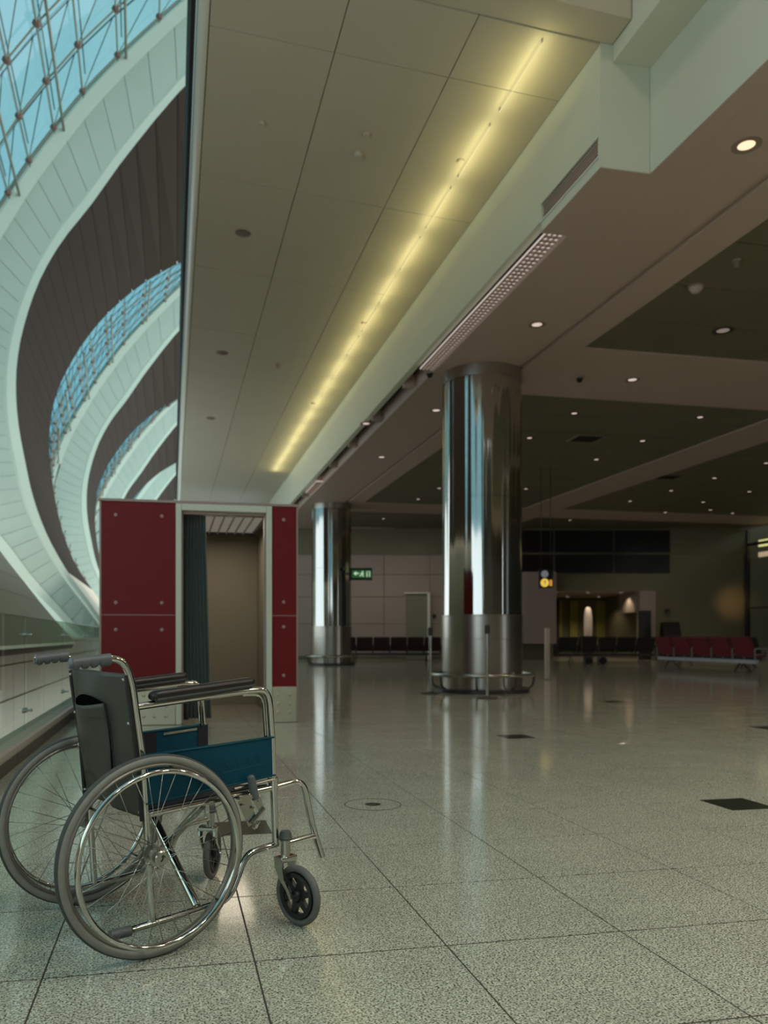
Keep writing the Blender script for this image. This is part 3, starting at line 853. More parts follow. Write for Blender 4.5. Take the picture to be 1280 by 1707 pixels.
for x in (-0.595, -0.105):
    for z in (2.30, 1.345, 1.05, 0.52): link('screw_cap', scr_me, kr, (x, 0, z))
for z in (2.30, 1.365, 1.085, 0.535): link('screw_cap', scr_me, kr, (1.245, 0, z))
# the curtain hangs from a rail inside the doorway
def curtain(name, x0, x1b, y, z0, z1, m, folds, amp):
    bm = BM(); nx, nz_ = folds * 8, 10
    g_ = []
    for j in range(nz_ + 1):
        t = j / nz_; z = z1 + (z0 - z1) * t
        row = []
        for i in range(nx + 1):
            s = i / nx
            x = x0 + (x1b(t) - x0) * s
            row.append(bm.verts.new((x, y + amp * (0.7 + 0.3 * t) * math.sin(2 * PI * folds * s + 0.4 * math.sin(3 * t)), z)))
        g_.append(row)
    for j in range(nz_):
        for i in range(nx):
            f = bm.faces.new((g_[j][i], g_[j][i + 1], g_[j + 1][i + 1], g_[j + 1][i])); f.smooth = True
    o = obj(name, bm, m)
    md = o.modifiers.new('thick', 'SOLIDIFY'); md.thickness = 0.004
    return o
cu = curtain('curtain', 0.14, lambda t: 0.375 + 0.065 * t, KY + 0.19, 0.05, KH - 0.135, M['curtain'], 7, 0.028)
tag(cu, 'dark green pleated curtain drawn to the left in the booth doorway', 'curtain')
bm = BM(); add_tube(bm, [(0.118, KY + 0.19, KH - 0.125), (DX1 + 0.09, KY + 0.19, KH - 0.125)], 0.01, 8)
o = obj('curtain_rail', bm, M['chrome_dull']); tag(o, 'thin steel curtain rail across the top of the booth doorway', 'rail')
bm = BM(); add_box(bm, (0.118, KY + 0.23, 0.03), (0.19, KY + 0.26, KH - 0.13)); o = obj('gap_strip', bm, M['black']); o.parent = cu  # black strip filling the dark gap beside the curtain

# ---- wheelchair -------------------------------------------------------------------------------
PH = math.radians(36)
wc0 = Vector((-0.545 * CA + 2.41 * SA, 0.545 * SA + 2.41 * CA, 0))
wch = thing('wheelchair', 'chrome wheelchair with grey vinyl back, teal side panels and spoked wheels', 'wheelchair', wc0, PH - YAW)
def part(name, bm, m, par=None, loc=None): return obj(name, bm, m, par or wch, loc)
YN, YFAR = 0.06, 0.55
TR = 0.0115
for y, far in ((YN, 0), (YFAR, 1)):
    dx = -0.012 * far
    bm = BM()
    # back post with push handle
    hx = 0.04 * far
    add_tube(bm, [(-0.235 + dx + hx, y, 0.889), (-0.085 + dx + hx * 0.3, y, 0.904), (-0.052 + dx, y, 0.84), (-0.018 + dx, y, 0.60), (0.016 + dx, y, 0.085)], TR, 12, fr=[0, 0.055, 0.02, 0.02, 0] if 0 else 0.05)
    # lower rail rising to the caster
    add_tube(bm, [(-0.05 + dx, y, 0.073), (0.215 + dx, y, 0.094), (0.285 + dx, y, 0.105), (0.345 + dx, y, 0.237), (0.40 + dx, y, 0.250), (0.47 + dx, y, 0.256)], TR, 12, fr=0.045)
    # seat rail and front post
    add_tube(bm, [(0.0 + dx, y, 0.418), (0.455 + dx, y, 0.452)], TR, 12)
    add_tube(bm, [(0.447 + dx, y, 0.63), (0.452 + dx, y, 0.47), (0.463 + dx, y, 0.255)], TR * 1.05, 12)
    # inner tube under the armrest front
    add_tube(bm, [(0.43 + dx, y, 0.62), (0.437 + dx, y, 0.47)], 0.006, 8)
    add_lathe(bm, [(0, 0), (0.017, 0), (0.017, 0.045), (0, 0.045)], 12, Matrix.Translation((0.452 + dx, y, 0.44)))
    part('side_frame', bm, M['chrome'])
    bm = BM()
    pts = [(-0.032 + dx, y, 0.752), (0.36 + dx, y, 0.787), (0.435 + dx, y, 0.785), (0.447 + dx, y, 0.62)]
    add_tube(bm, pts, TR, 12, fr=0.055)
    add_tube(bm, [(0.34 + dx, y + 0.012 * (1 - 2 * far), 0.772), (0.418 + dx, y + 0.012 * (1 - 2 * far), 0.772), (0.430 + dx, y + 0.012 * (1 - 2 * far), 0.62)], 0.006, 8, fr=0.045)
    arm = part('armrest', bm, M['chrome'])
    # pad: rounded long cushion on a grey base
    bm = BM()
    n = 28
    for i in range(1):
        ring = []
        for s in range(n + 1):
            t = 0.5 - 0.5 * math.cos(PI * s / n)
            x = 0.003 + 0.374 * t + dx
            zc = 0.775 + 0.034 * t
            e = min(1, math.sqrt(max(0.0, 1 - (1 - min(t, 1 - t) / 0.07) ** 2)) if min(t, 1 - t) < 0.07 else 1)
            ring.append((x, zc, max(0.03, e)))
        R0 = []
        for x, zc, e in ring:
            r_ = []
            for k in range(28):
                a = 2 * PI * k / 28
                cy, cz = math.cos(a), math.sin(a)
                r_.append(bm.verts.new((x, y + 0.026 * e * math.copysign(abs(cy) ** 0.75, cy), zc + 0.006 + 0.017 * e * math.copysign(abs(cz) ** 0.85, cz))))
            R0.append(r_)
        for A, B in zip(R0[:-1], R0[1:]):
            for k in range(28):
                f = bm.faces.new((A[k], A[(k + 1) % 28], B[(k + 1) % 28], B[k])); f.smooth = True
        bm.faces.new(R0[0][::-1]); bm.faces.new(R0[-1])
    part('arm_pad', bm, M['pad'], arm)
    bm = BM()
    hexa(bm, [(0.016 + dx, y - 0.026, 0.763), (0.366 + dx, y - 0.026, 0.797), (0.366 + dx, y + 0.026, 0.797), (0.016 + dx, y + 0.026, 0.763),
              (0.016 + dx, y - 0.026, 0.781), (0.366 + dx, y - 0.026, 0.814), (0.366 + dx, y + 0.026, 0.814), (0.016 + dx, y + 0.026, 0.781)])
    bmesh.ops.bevel(bm, geom=bm.edges[:], offset=0.006, segments=2, affect='EDGES')
    part('pad_base', bm, M['pad_side'], arm)
    # side panel
    bm = BM()
    yy = y - 0.004
    hexa(bm, [(-0.010 + dx, yy - 0.006, 0.448), (0.455 + dx, yy - 0.006, 0.492), (0.455 + dx, yy + 0.006, 0.492), (-0.010 + dx, yy + 0.006, 0.448),
              (-0.020 + dx, yy - 0.006, 0.604), (0.449 + dx, yy - 0.006, 0.628), (0.449 + dx, yy + 0.006, 0.628), (-0.020 + dx, yy + 0.006, 0.604)])
    bmesh.ops.bevel(bm, geom=bm.edges[:], offset=0.004, segments=2, affect='EDGES')
    sp = part('side_panel', bm, M['teal'])
    bm = BM()
    for z0, z1 in (((-0.010 + dx, 0.452), (0.453 + dx, 0.495)), ((-0.02 + dx, 0.600), (0.449 + dx, 0.624))):
        add_tube(bm, [(z0[0], yy - 0.007, z0[1]), (z1[0], yy - 0.007, z1[1])], 0.0035, 6)
    part('piping', bm, M['teal_edge'], sp)
    if far:
        bm = BM(); add_box(bm, (0.05, yy - 0.0085, 0.45), (0.235, yy - 0.0065, 0.612)); part('sheen_patch', bm, M['navy'], sp)  # navy patches paint the fabric's uneven sheen into the panel colour
        bm = BM(); add_box(bm, (0.405, yy - 0.0085, 0.48), (0.448, yy - 0.0065, 0.625)); part('sheen_patch', bm, M['navy'], sp)
        bm = BM(); hexa(bm, [(0.262, yy - 0.011, 0.596), (0.400, yy - 0.011, 0.606), (0.400, yy - 0.006, 0.606), (0.262, yy - 0.006, 0.596), (0.262, yy - 0.011, 0.605), (0.400, yy - 0.011, 0.615), (0.400, yy - 0.006, 0.615), (0.262, yy - 0.006, 0.605)])
        part('steel_strip', bm, M['chrome_dull'], sp)
    else:
        bm = BM()   # embossed cursive scribble on the panel
        pts = []
        for i in range(90):
            t = i / 89
            pts.append((0.235 + 0.17 * t + 0.006 * math.cos(i * 0.9), yy - 0.0062, 0.545 + 0.014 * t + 0.014 * math.sin(i * 0.9 + 1.3 * math.sin(i * 0.31))))
        add_tube(bm, pts, 0.0008, 4)
        add_tube(bm, [(0.255, yy - 0.0062, 0.522), (0.40, yy - 0.0062, 0.536)], 0.001, 4)
        part('embossed_script', bm, M['teal_edge'], sp)
    # push grip with finger grooves
    bm = BM()
    pr, prof = 0.0175, []
    x0, x1 = -0.242 + dx + hx * 1.2, -0.118 + dx + hx
    rings = []
    ns = 40
    for i in range(ns + 1):
        t = i / ns
        x = x0 + (x1 - x0) * t
        z = 0.886 + 0.0125 * t
        groove = 0.008 * max(0, math.sin(2 * PI * 4.5 * t)) if t < 0.86 else 0
        cap_ = 0.55 + 0.45 * min(1, t / 0.04)
        ring = []
        for k in range(16):
            a = 2 * PI * k / 16
            rr = pr * cap_ * (1.12 if t < 0.06 else 1.0)
            zz = math.sin(a) * rr
            if math.sin(a) < 0: zz += groove * (-math.sin(a)) - 0.003 * (-math.sin(a))
            ring.append(bm.verts.new((x, y + math.cos(a) * rr * 0.9, z + zz)))
        rings.append(ring)
    for A, B in zip(rings[:-1], rings[1:]):
        for k in range(16):
            f = bm.faces.new((A[k], A[(k + 1) % 16], B[(k + 1) % 16], B[k])); f.smooth = True
    bm.faces.new(rings[0][::-1]); bm.faces.new(rings[-1])
    part('push_grip', bm, M['grip'])
    # tipping lever with rubber end
    bm = BM(); add_tube(bm, [(-0.055 + dx, y, 0.072), (-0.118 + dx, y, 0.070)], [0.0165, 0.0165], 14); part('tip_rubber', bm, M['grip'])

# cross braces
bm = BM(); add_tube(bm, [(0.168, YN + 0.005, 0.100), (0.155, YFAR - 0.01, 0.435)], 0.0145, 14); part('cross_brace', bm, M['chrome'])
bm = BM(); add_tube(bm, [(0.186, YFAR - 0.01, 0.103), (0.190, YN + 0.012, 0.418)], 0.0135, 14); part('cross_brace', bm, M['chrome_dull'])
# sling seat
bm = BM(); gx, gy = 8, 10
rows_ = [[bm.verts.new((0.0 + 0.43 * i / gx, YN + 0.005 + (YFAR - YN - 0.01) * j / gy, 0.432 + 0.032 * i / gx - 0.030 * math.sin(PI * j / gy))) for j in range(gy + 1)] for i in range(gx + 1)]
for i in range(gx):
    for j in range(gy):
        f = bm.faces.new((rows_[i][j], rows_[i + 1][j], rows_[i + 1][j + 1], rows_[i][j + 1])); f.smooth = True
o = part('seat', bm, M['navy']); md = o.modifiers.new('thick', 'SOLIDIFY'); md.thickness = 0.006

# back upholstery
def backpt(s, t, off=0.0):
    """s: 0 near post .. 1 far post, t: 0 top .. 1 bottom"""
    z = 0.852 - 0.445 * t + 0.004 * math.sin(PI * s)
    xp = -0.052 + 0.054 * min(1, t * 1.02) - 0.012 * s          # line of the posts
    sag = 0.030 * math.sin(PI * s) * (0.35 + 0.65 * math.sin(PI * min(1, t * 0.9 + 0.08)))
    wr = 0.006 * math.sin(9 * s + 5 * t) * math.sin(PI * s) + 0.008 * math.sin(2.6 * PI * (s * 0.8 - t * 0.9)) * math.sin(PI * s) * (1 - t * 0.5) + 0.006 * math.exp(-((s - 0.80 + 0.25 * (t - 0.7)) / 0.05) ** 2) * t + 0.004 * math.exp(-((s - 0.86 - 0.2 * t) / 0.04) ** 2) * (1 - t)
    y = YN - 0.004 + (YFAR - YN + 0.008) * s
    return Vector((xp - 0.016 - sag - wr - off, y, z))
bm = BM(); gx, gy = 28, 30
rows_ = [[bm.verts.new(backpt(i / gx, j / gy)) for j in range(gy + 1)] for i in range(gx + 1)]
for i in range(gx):
    for j in range(gy):
        f = bm.faces.new((rows_[i][j], rows_[i + 1][j], rows_[i + 1][j + 1], rows_[i][j + 1])); f.smooth = True
back = part('backrest', bm, M['back_fabric']); md = back.modifiers.new('thick', 'SOLIDIFY'); md.thickness = 0.004
# dark sleeves round the posts
for y, dx in ((YN, 0), (YFAR, -0.012)):
    bm = BM(); add_tube(bm, [(-0.068 + dx, y, 0.848), (-0.064 + dx, y, 0.80), (-0.034 + dx, y, 0.60), (-0.018 + dx, y, 0.40)], 0.0075, 10)
    part('sleeve', bm, M['black'], back)
# pocket with gaping mouth
bm = BM(); gx, gy = 18, 16
def pk(i, j):
    s = 0.30 + 0.57 * i / gx; t0 = 0.225 + 0.035 * math.sin(PI * i / gx)
    t = t0 + (0.80 - t0) * j / gy
    gap = 0.016 * math.sin(PI * i / gx) * max(0, 1 - j / 5.0)
    return backpt(s, t, 0.0085 + gap)
rows_ = [[bm.verts.new(pk(i, j)) for j in range(gy + 1)] for i in range(gx + 1)]
for i in range(gx):
    for j in range(gy):
        f = bm.faces.new((rows_[i][j], rows_[i + 1][j], rows_[i + 1][j + 1], rows_[i][j + 1])); f.smooth = True
o = part('pocket', bm, M['back_fabric'], back); md = o.modifiers.new('thick', 'SOLIDIFY'); md.thickness = 0.003
bm = BM()
g2 = [[bm.verts.new(backpt(0.305 + 0.56 * i / 16, 0.180 + 0.045 * (1 - math.sin(PI * i / 16)) + (0.32 - 0.180) * j / 4, 0.0065)) for j in range(5)] for i in range(17)]
for i in range(16):
    for j in range(4): bm.faces.new((g2[i][j], g2[i + 1][j], g2[i + 1][j + 1], g2[i][j + 1]))
part('pocket_shade', bm, M['void'], back)  # black sheet painting the shade inside the pocket opening
bm = BM()
for q_ in (0.285, 0.265): add_tube(bm, [backpt(q_ - 0.02 * t, 0.235 + 0.45 * t, 0.0085) for t in [k / 10 for k in range(11)]], 0.0012, 5)
add_tube(bm, [backpt(0.42 + 0.3 * math.cos(a) * 0.5, 0.30 + 0.045 * math.sin(a), 0.0150) for a in [PI * 0.1 + k * 0.2 for k in range(12)]], 0.001, 5)
part('stitching', bm, M['stitch'], back)
bolt = BM(); add_lathe(bolt, [(0, 0.006), (0.004, 0.005), (0.0065, 0.0), (0.0065, -0.006)], 10, Matrix.Rotation(-PI / 2, 4, 'Y')); bolt_me = mesh_of('bolt', bolt, M['chrome'])
for s in (0.03, 0.985):
    for t in (0.04, 0.34, 0.60, 0.96): link('bolt', bolt_me, back, backpt(s, t, 0.004))

# big wheels
def big_wheel(y, out, x, toe, name_label=None):
    base = Matrix.Translation((x, y, 0.305)) @ Matrix.Rotation(toe, 4, 'Z') @ Matrix.Rotation(PI / 2, 4, 'X')
    # wheel axis is local z of this frame; +z points to -y
    s = 1 if out < 0 else -1
    bm = BM(); add_torus(bm, 0.2735, 0.0075, 72, 8, base, 0.011)
    rim = part('rear_wheel', bm, M['rim'])
    bm = BM(); add_torus(bm, 0.2905, 0.0145, 96, 14, base, 0.0155); part('tyre', bm, M['tyre'], rim)
    bm = BM(); add_torus(bm, 0.3010, 0.0052, 96, 8, base, 0.0115); part('tread', bm, M['tyre_dark'], rim)
    off = Matrix.Translation((0, 0, 0.048 * s))
    bm = BM(); add_torus(bm, 0.2590, 0.0085, 96, 12, base @ off); hr = part('hand_rim', bm, M['chrome'], rim)
    for k in range(6):
        a = 2 * PI * k / 6 + 0.35
        bm = BM()
        add_tube(bm, [base @ Vector((0.259 * math.cos(a), 0.259 * math.sin(a), 0.046 * s)), base @ Vector((0.268 * math.cos(a), 0.268 * math.sin(a), 0.008 * s))], 0.004, 6)
        part('rim_tab', bm, M['dark_metal'], rim)
    bm = BM()
    add_lathe(bm, [(0, -0.030), (0.012, -0.030), (0.013, -0.024), (0.030, -0.024), (0.030, -0.020), (0.013, -0.018), (0.013, 0.018), (0.030, 0.020), (0.030, 0.024), (0.013, 0.026), (0.014, 0.034), (0, 0.034)], 24, base)
    hub = part('hub', bm, M['spoke'], rim)
    bm = BM()
    add_lathe(bm, [(0.0, 0.034 * s), (0.013, 0.034 * s), (0.022, 0.038 * s), (0.023, 0.044 * s), (0.020, 0.047 * s), (0, 0.047 * s)], 24, base)
    part('hub_cap', bm, M['chrome_dull'], rim)
    if out < 0:
        bm = BM()
        for px_, py_, ww in ((-0.006, -0.003, 0.004), (0.005, 0.004, 0.004), (0.001, -0.001, 0.003), (0.008, -0.001, 0.002)):
            add_box(bm, (px_ - ww, py_ - 0.002, 0.0470 * s), (px_ + ww, py_ + 0.003, 0.0475 * s), base @ Matrix.Rotation(0.7, 4, 'Z'))
        part('cap_mark', bm, M['black'], rim)
    bm = BM(); NSP = 32
    for k in range(NSP):
        a = 2 * PI * (k + 0.5) / NSP
        side = 1 if k % 2 else -1
        tw = (0.95 if (k // 2) % 2 else -0.95)
        p0 = base @ Vector((0.028 * math.cos(a + tw), 0.028 * math.sin(a + tw), 0.022 * side))
        p1 = base @ Vector((0.271 * math.cos(a), 0.271 * math.sin(a), 0.003 * side))
        b2 = BM(); add_tube(b2, [p0, p1], 0.00115, 5); part('spoke', b2, M['spoke'], rim)
    bm.free()
    return rim
big_wheel(0.0, -1, 0.0, math.radians(3.0))
big_wheel(0.614, 1, -0.010, math.radians(2.0))
for y in (0.035, 0.578):
    bm = BM(); add_lathe(bm, [(0, -0.03), (0.009, -0.03), (0.009, 0.03), (0, 0.03)], 12, Matrix.Translation((0.003, y, 0.305)) @ Matrix.Rotation(PI / 2, 4, 'X'))
    add_lathe(bm, [(0, -0.004), (0.013, -0.004), (0.013, 0.004), (0, 0.004)], 6, Matrix.Translation((0.003, 0.086 if y < 0.3 else 0.53, 0.305)) @ Matrix.Rotation(PI / 2, 4, 'X'))
    part('axle', bm, M['chrome'])

# casters
def caster(sx, sy, ang, wx_, wy_):
    """stem at (sx, sy); the wheel hangs at (wx_, wy_), heading ang"""
    bm = BM()
    add_lathe(bm, [(0, 0.222), (0.0165, 0.222), (0.0165, 0.285), (0, 0.285)], 20, Matrix.Translation((sx, sy, 0)))
    c = part('caster', bm, M['chrome_dull'])
    bm = BM(); add_lathe(bm, [(0.0225, 0.276), (0.0235, 0.284), (0.0215, 0.287), (0.0205, 0.296), (0.016, 0.306), (0, 0.308)], 20, Matrix.Translation((sx, sy, 0))); part('stem_cap', bm, M['pad_side'], c)
    B = Matrix.Translation((wx_, wy_, 0.1)) @ Matrix.Rotation(ang, 4, 'Z')
    fw = 0.030
    bi = B.inverted()
    top = bi @ Vector((sx, sy, 0.218))
    bm = BM()
    add_box(bm, (top.x - 0.022, -fw - 0.006, 0.104), (top.x + 0.022, fw + 0.006, 0.122), B, bevel=0.004)
    for s in (-1, 1):
        ring = []
        for z, x_, wv in ((0.118, top.x, 0.020), (0.085, top.x, 0.019), (0.05, top.x * 0.75, 0.012), (0.02, top.x * 0.3, 0.0085), (-0.008, 0.0, 0.008)):
            ring.append([bm.verts.new(B @ Vector((x_ + a * wv, s * fw + b * 0.0035, z))) for a, b in ((-1, -1), (1, -1), (1, 1), (-1, 1))])
        for A, Bq in zip(ring[:-1], ring[1:]):
            for k in range(4): bm.faces.new((A[k], A[(k + 1) % 4], Bq[(k + 1) % 4], Bq[k]))
        bm.faces.new(ring[0][::-1]); bm.faces.new(ring[-1])
    add_lathe(bm, [(0, -fw - 0.008), (0.006, -fw - 0.008), (0.006, fw + 0.008), (0, fw + 0.008)], 10, B @ Matrix.Rotation(PI / 2, 4, 'X'))
    part('fork', bm, M['chrome'], c)
    Wm = B @ Matrix.Rotation(PI / 2, 4, 'X')
    bm = BM(); add_torus(bm, 0.0885, 0.0116, 56, 12, Wm, 0.0135); part('caster_tyre', bm, M['caster_tyre'], c)
    bm = BM()
    add_lathe(bm, [(0.075, -0.013), (0.060, -0.011), (0.060, 0.011), (0.075, 0.013), (0.080, 0.0), (0.075, -0.013)], 48, Wm)
    add_lathe(bm, [(0, -0.020), (0.019, -0.020), (0.023, -0.012), (0.023, 0.012), (0.019, 0.020), (0, 0.020)], 24, Wm)
    for k in range(6):
        a = 2 * PI * k / 6 + 0.25
        Rk = Wm @ Matrix.Rotation(a, 4, 'Z')
        hexa(bm, [Rk @ Vector(p) for p in ((0.012, -0.014, -0.008), (0.063, -0.008, -0.008), (0.063, 0.008, -0.008), (0.012, 0.014, -0.008), (0.012, -0.014, 0.008), (0.063, -0.008, 0.008), (0.063, 0.008, 0.008), (0.012, 0.014, 0.008))])
    part('caster_wheel', bm, M['caster_black'], c)
caster(0.480, 0.026, math.radians(-79), 0.492, -0.034)
caster(0.470, 0.560, math.radians(47), 0.506, 0.614)

# swing away foot hanger on the near side
bm = BM()
add_tube(bm, [(0.455, YN, 0.452), (0.575, YN, 0.466), (0.612, YN, 0.300), (0.656, YN, 0.182)], TR, 12, fr=[0, 0.05, 0.12, 0])
add_tube(bm, [(0.495, YN, 0.252), (0.628, YN, 0.262)], TR, 12)
part('foot_hanger', bm, M['chrome'])
# brake on the near side
bm = BM()
def plate(pts, y, th): add_prism(bm, [(a, y, b) for a, b in pts], (0, th, 0))
plate([(0.300, 0.425), (0.345, 0.432), (0.372, 0.352), (0.340, 0.338)], 0.030, 0.004)
plate([(0.353, 0.424), (0.380, 0.436), (0.395, 0.388), (0.380, 0.378)], 0.022, 0.004)
add_tube(bm, [(0.392, 0.02, 0.395), (0.345, 0.02, 0.352), (0.350, -0.004, 0.345)], 0.0075, 8)
add_tube(bm, [(0.355, 0.028, 0.33), (0.378, 0.028, 0.352)], 0.006, 8)
add_tube(bm, [(0.295, YN - 0.012, 0.466), (0.45, YN - 0.012, 0.482)], 0.005, 8)
add_box(bm, (0.30, 0.02, 0.432), (0.36, 0.05, 0.445))
for a, b in ((0.315, 0.413), (0.37, 0.418), (0.352, 0.40)):
    add_lathe(bm, [(0, 0.004), (0.004, 0.003), (0.005, 0)], 8, Matrix.Translation((a, 0.022, b)) @ Matrix.Rotation(PI / 2, 4, 'X'))
brk = part('brake', bm, M['chrome_dull'])
bm = BM(); add_tube(bm, [(0.363, 0.025, 0.428), (0.352, 0.025, 0.470), (0.344, 0.025, 0.504), (0.343, 0.025, 0.509)], [0.0125, 0.0145, 0.0125, 0.007], 14); part('brake_grip', bm, M['grip'], brk)

# ---- floor box lid in the middle of the floor ----------------------------------------------------
fb = thing('floor_box_lid', 'round granite floor box lid with a small steel hatch', 'floor hatch', (1.138, 4.47, 0))
bm = BM(); add_torus(bm, 0.162, 0.003, 64, 8, Matrix.Translation((0, 0, 0.0008)), 0.0012); obj('ring', bm, M['grout'], fb)
bm = BM(); add_lathe(bm, [(0, 0.002), (0.044, 0.002), (0.048, 0.0006)], 32); obj('hatch', bm, M['dark_metal'], fb)
bm = BM(); add_prism(bm, [(0.005, -0.035, 0.0022), (0.035, -0.03, 0.0022), (0.042, 0.0, 0.0022), (0.025, -0.008, 0.0022)], (0, 0, 0.0015)); obj('hatch_flap', bm, M['chrome'], fb)

# ---- things on the sloped soffit -------------------------------------------------------------
def on_soffit(u, v):
    r = ray(u, v); t = (6.90 + SL * XF - EYE) / (r[2] + SL * r[0])
    return Vector((r[0] * t, r[1] * t, EYE + r[2] * t))
TILT = math.atan(SL)
def soffit_disc(name, label, cat, u, v, rad, m, dome=0.012, grp=None):
    p = on_soffit(u, v)
    t = thing(name, label, cat, p, 0, grp); t.rotation_euler = (0, TILT, 0)
    bm = BM(); add_lathe(bm, [(0, -dome), (rad * 0.8, -dome), (rad, -0.002), (rad, 0.01)], 28); obj('grille' if rad > 0.08 else 'dome', bm, m, t)
    bm = BM(); add_torus(bm, rad, 0.008, 28, 6, Matrix.Translation((0, 0, -0.004))); obj('trim_ring', bm, M['ceiling'], t)
    return t
spk = mat('speaker_grille', (0.16, 0.115, 0.085), 0.6)
soffit_disc('ceiling_speaker', 'largest round brown speaker grille in the sloped soffit, nearest the camera', 'speaker', 405, 388, 0.125, spk)
soffit_disc('ceiling_speaker', 'middle round brown speaker grille along the left edge of the soffit', 'speaker', 370, 588, 0.13, spk)
soffit_disc('ceiling_speaker', 'smallest far speaker grille near the soffit edge above the booth', 'speaker', 351, 697, 0.13, spk)
soffit_disc('ceiling_sensor', 'small pale disc above the nearest speaker near the soffit edge', 'sensor', 437, 206, 0.045, M['soffit'], 0.02)
soffit_disc('ceiling_sensor', 'small flat disc just above the protruding soffit detector', 'sensor', 611, 224, 0.05, M['soffit'], 0.02)
soffit_disc('smoke_detector', 'protruding pale detector in the middle soffit panel', 'smoke detector', 597, 255, 0.055, M['soffit'], 0.06)
soffit_disc('ceiling_sensor', 'pale button sensor beside the light streak at the top', 'sensor', 768, 268, 0.05, M['soffit'], 0.02)
soffit_disc('smoke_detector', 'tiny detector right of the middle speaker grille', 'smoke detector', 462, 608, 0.05, M['ceiling'], 0.08)
soffit_disc('ceiling_sensor', 'tiny dark sensor touching the light streak halfway down', 'sensor', 606, 538, 0.05, M['ceiling'], 0.03)
soffit_disc('ceiling_sensor', 'farthest tiny sensor beside the light streak', 'sensor', 522, 672, 0.05, M['ceiling'], 0.03)

# linear lights under the soffit (stand-in tubes with added unseen lamps that make the light streak)
fix0 = None
LY = [7.35, 8.75, 10.9, 12.35, 13.55, 15.0, 16.2, 17.65, 18.85, 20.3, 21.5, 22.95, 24.15, 25.6]
bm = BM(); add_tube(bm, [(0, 0.05, 0), (0, 1.13, 0)], 0.004, 6); dif_me = mesh_of('diffuser', bm, M['tube_light'])
bm = BM(); add_box(bm, (-0.005, 0.05, 0.005), (0.005, 0.08, 0.043)); add_box(bm, (-0.005, 1.10, 0.005), (0.005, 1.13, 0.043)); fixb_me = mesh_of('batten', bm, M['soffit'])
xl = 3.62
for i in range(16):
    y = 7.32 + 1.33 * i
    nth = ['nearest', 'second nearest', 'third nearest', 'fourth nearest', 'fifth nearest', 'sixth nearest', 'seventh nearest', 'eighth nearest', 'eighth farthest', 'seventh farthest', 'sixth farthest', 'fifth farthest', 'fourth farthest', 'third farthest', 'second farthest', 'farthest'][i]
    t = thing('linear_light', nth + ' stand-in warm light tube for the dashed streak along the sloped soffit', 'light', (xl, y, sz(xl) - 0.045), 0, 'line of stand-in light tubes along the soffit')
    t.rotation_euler = (0, TILT, 0)
    link('diffuser', dif_me, t); link('batten', fixb_me, t)
    lb = bpy.data.lights.new('streak_fill', 'AREA'); lb.shape = 'RECTANGLE'; lb.size = 0.09; lb.size_y = 1.22; lb.energy = 1.0; lb.color = (1.0, 0.93, 0.55)
    l2 = bpy.data.objects.new('streak_fill', lb); C.objects.link(l2); l2.parent = t; l2.location = (0, 0.6, -0.075); l2.rotation_euler = (PI, 0, 0)
    la = bpy.data.lights.new('soffit_fill', 'AREA'); la.shape = 'RECTANGLE'; la.size = 0.05; la.size_y = 1.1; la.energy = 2.2; la.color = (1.0, 0.88, 0.36)
    lo = bpy.data.objects.new('soffit_fill', la); C.objects.link(lo); lo.parent = t; lo.location = (0.05, 0.6, -0.34); lo.rotation_euler = (PI, -0.15, 0)  # unseen lamp added below the tube for the yellow wash

# ---- downlights --------------------------------------------------------------------------------
def make_downlight(rad, lampm, trim, glow=0.0):
    bm = BM(); add_lathe(bm, [(rad * 0.55, 0.03), (rad * 0.62, -0.002), (rad, -0.006), (rad, 0.004)], 24); tr_ = mesh_of('trim_ring', bm, trim)
    bm = BM(); add_lathe(bm, [(0, -0.006), (rad * 0.3, -0.008), (rad * 0.58, -0.003)], 20); le = mesh_of('lamp', bm, lampm)
    return tr_, le
def downlight(p, kit, label, group=None, watts=0, col=(1, 0.8, 0.6)):
    t = thing('downlight', label, 'ceiling light', p, 0, group)
    link('trim_ring', kit[0], t); link('lamp', kit[1], t)
    if watts:
        la = bpy.data.lights.new('downlight_beam', 'SPOT'); la.energy = watts; la.color = col; la.spot_size = 2.2; la.spot_blend = 0.6; la.shadow_soft_size = 0.06
        lo = bpy.data.objects.new('downlight_beam', la); C.objects.link(lo); lo.parent = t; lo.location = (0, 0, -0.05)
    return t
kitA = make_downlight(0.135, M['lamp_warm'], M['recess'])
kitB = make_downlight(0.13, M['lamp_pink'], M['recess'])
kitC = make_downlight(0.10, M['lamp_pink'], M['dark_slot'])
kitD = make_downlight(0.16, M['lamp_dim'], M['black'])
ZP = ZC - 0.001
WL = 80
downlight(onZ(1244, 242, ZP), kitA, 'large lit downlight with brown ring at the upper right edge', None, WL)
downlight(onZ(895, 541, ZP), kitB, 'dim downlight in the brown ceiling right of the louvre strip', None, WL)
downlight(onZ(1054, 633, ZP), kitB, 'lit downlight on the cross beam right of the near column', None, WL)
downlight(onZ(1205, 551, 5.689), kitD, 'dark downlight with bright centre in the nearest coffer', None, WL)
downlight(onZ(636, 762, ZP), kitB, 'small lit downlight in the ceiling left of the near column', None, WL)
downlight(onZ(610, 706, ZP), kitB, 'small downlight close to the fascia slot far down the hall')
downlight(onZ(727, 684, ZP), kitB, 'dim downlight just left of the near column shaft')
far_px = [(957, 689), (1071, 735), (1167, 695.5), (994, 766), (1190.5, 797), (1118.5, 818), (1172, 837), (1249, 819.5), (1277, 772), (995, 854), (1109, 854), (1221, 855.6),
          (1058, 867), (1162.6, 867.6), (1184, 850), (882.7, 730), (639, 864.6), (663.6, 851), (732, 814), (950, 867)]
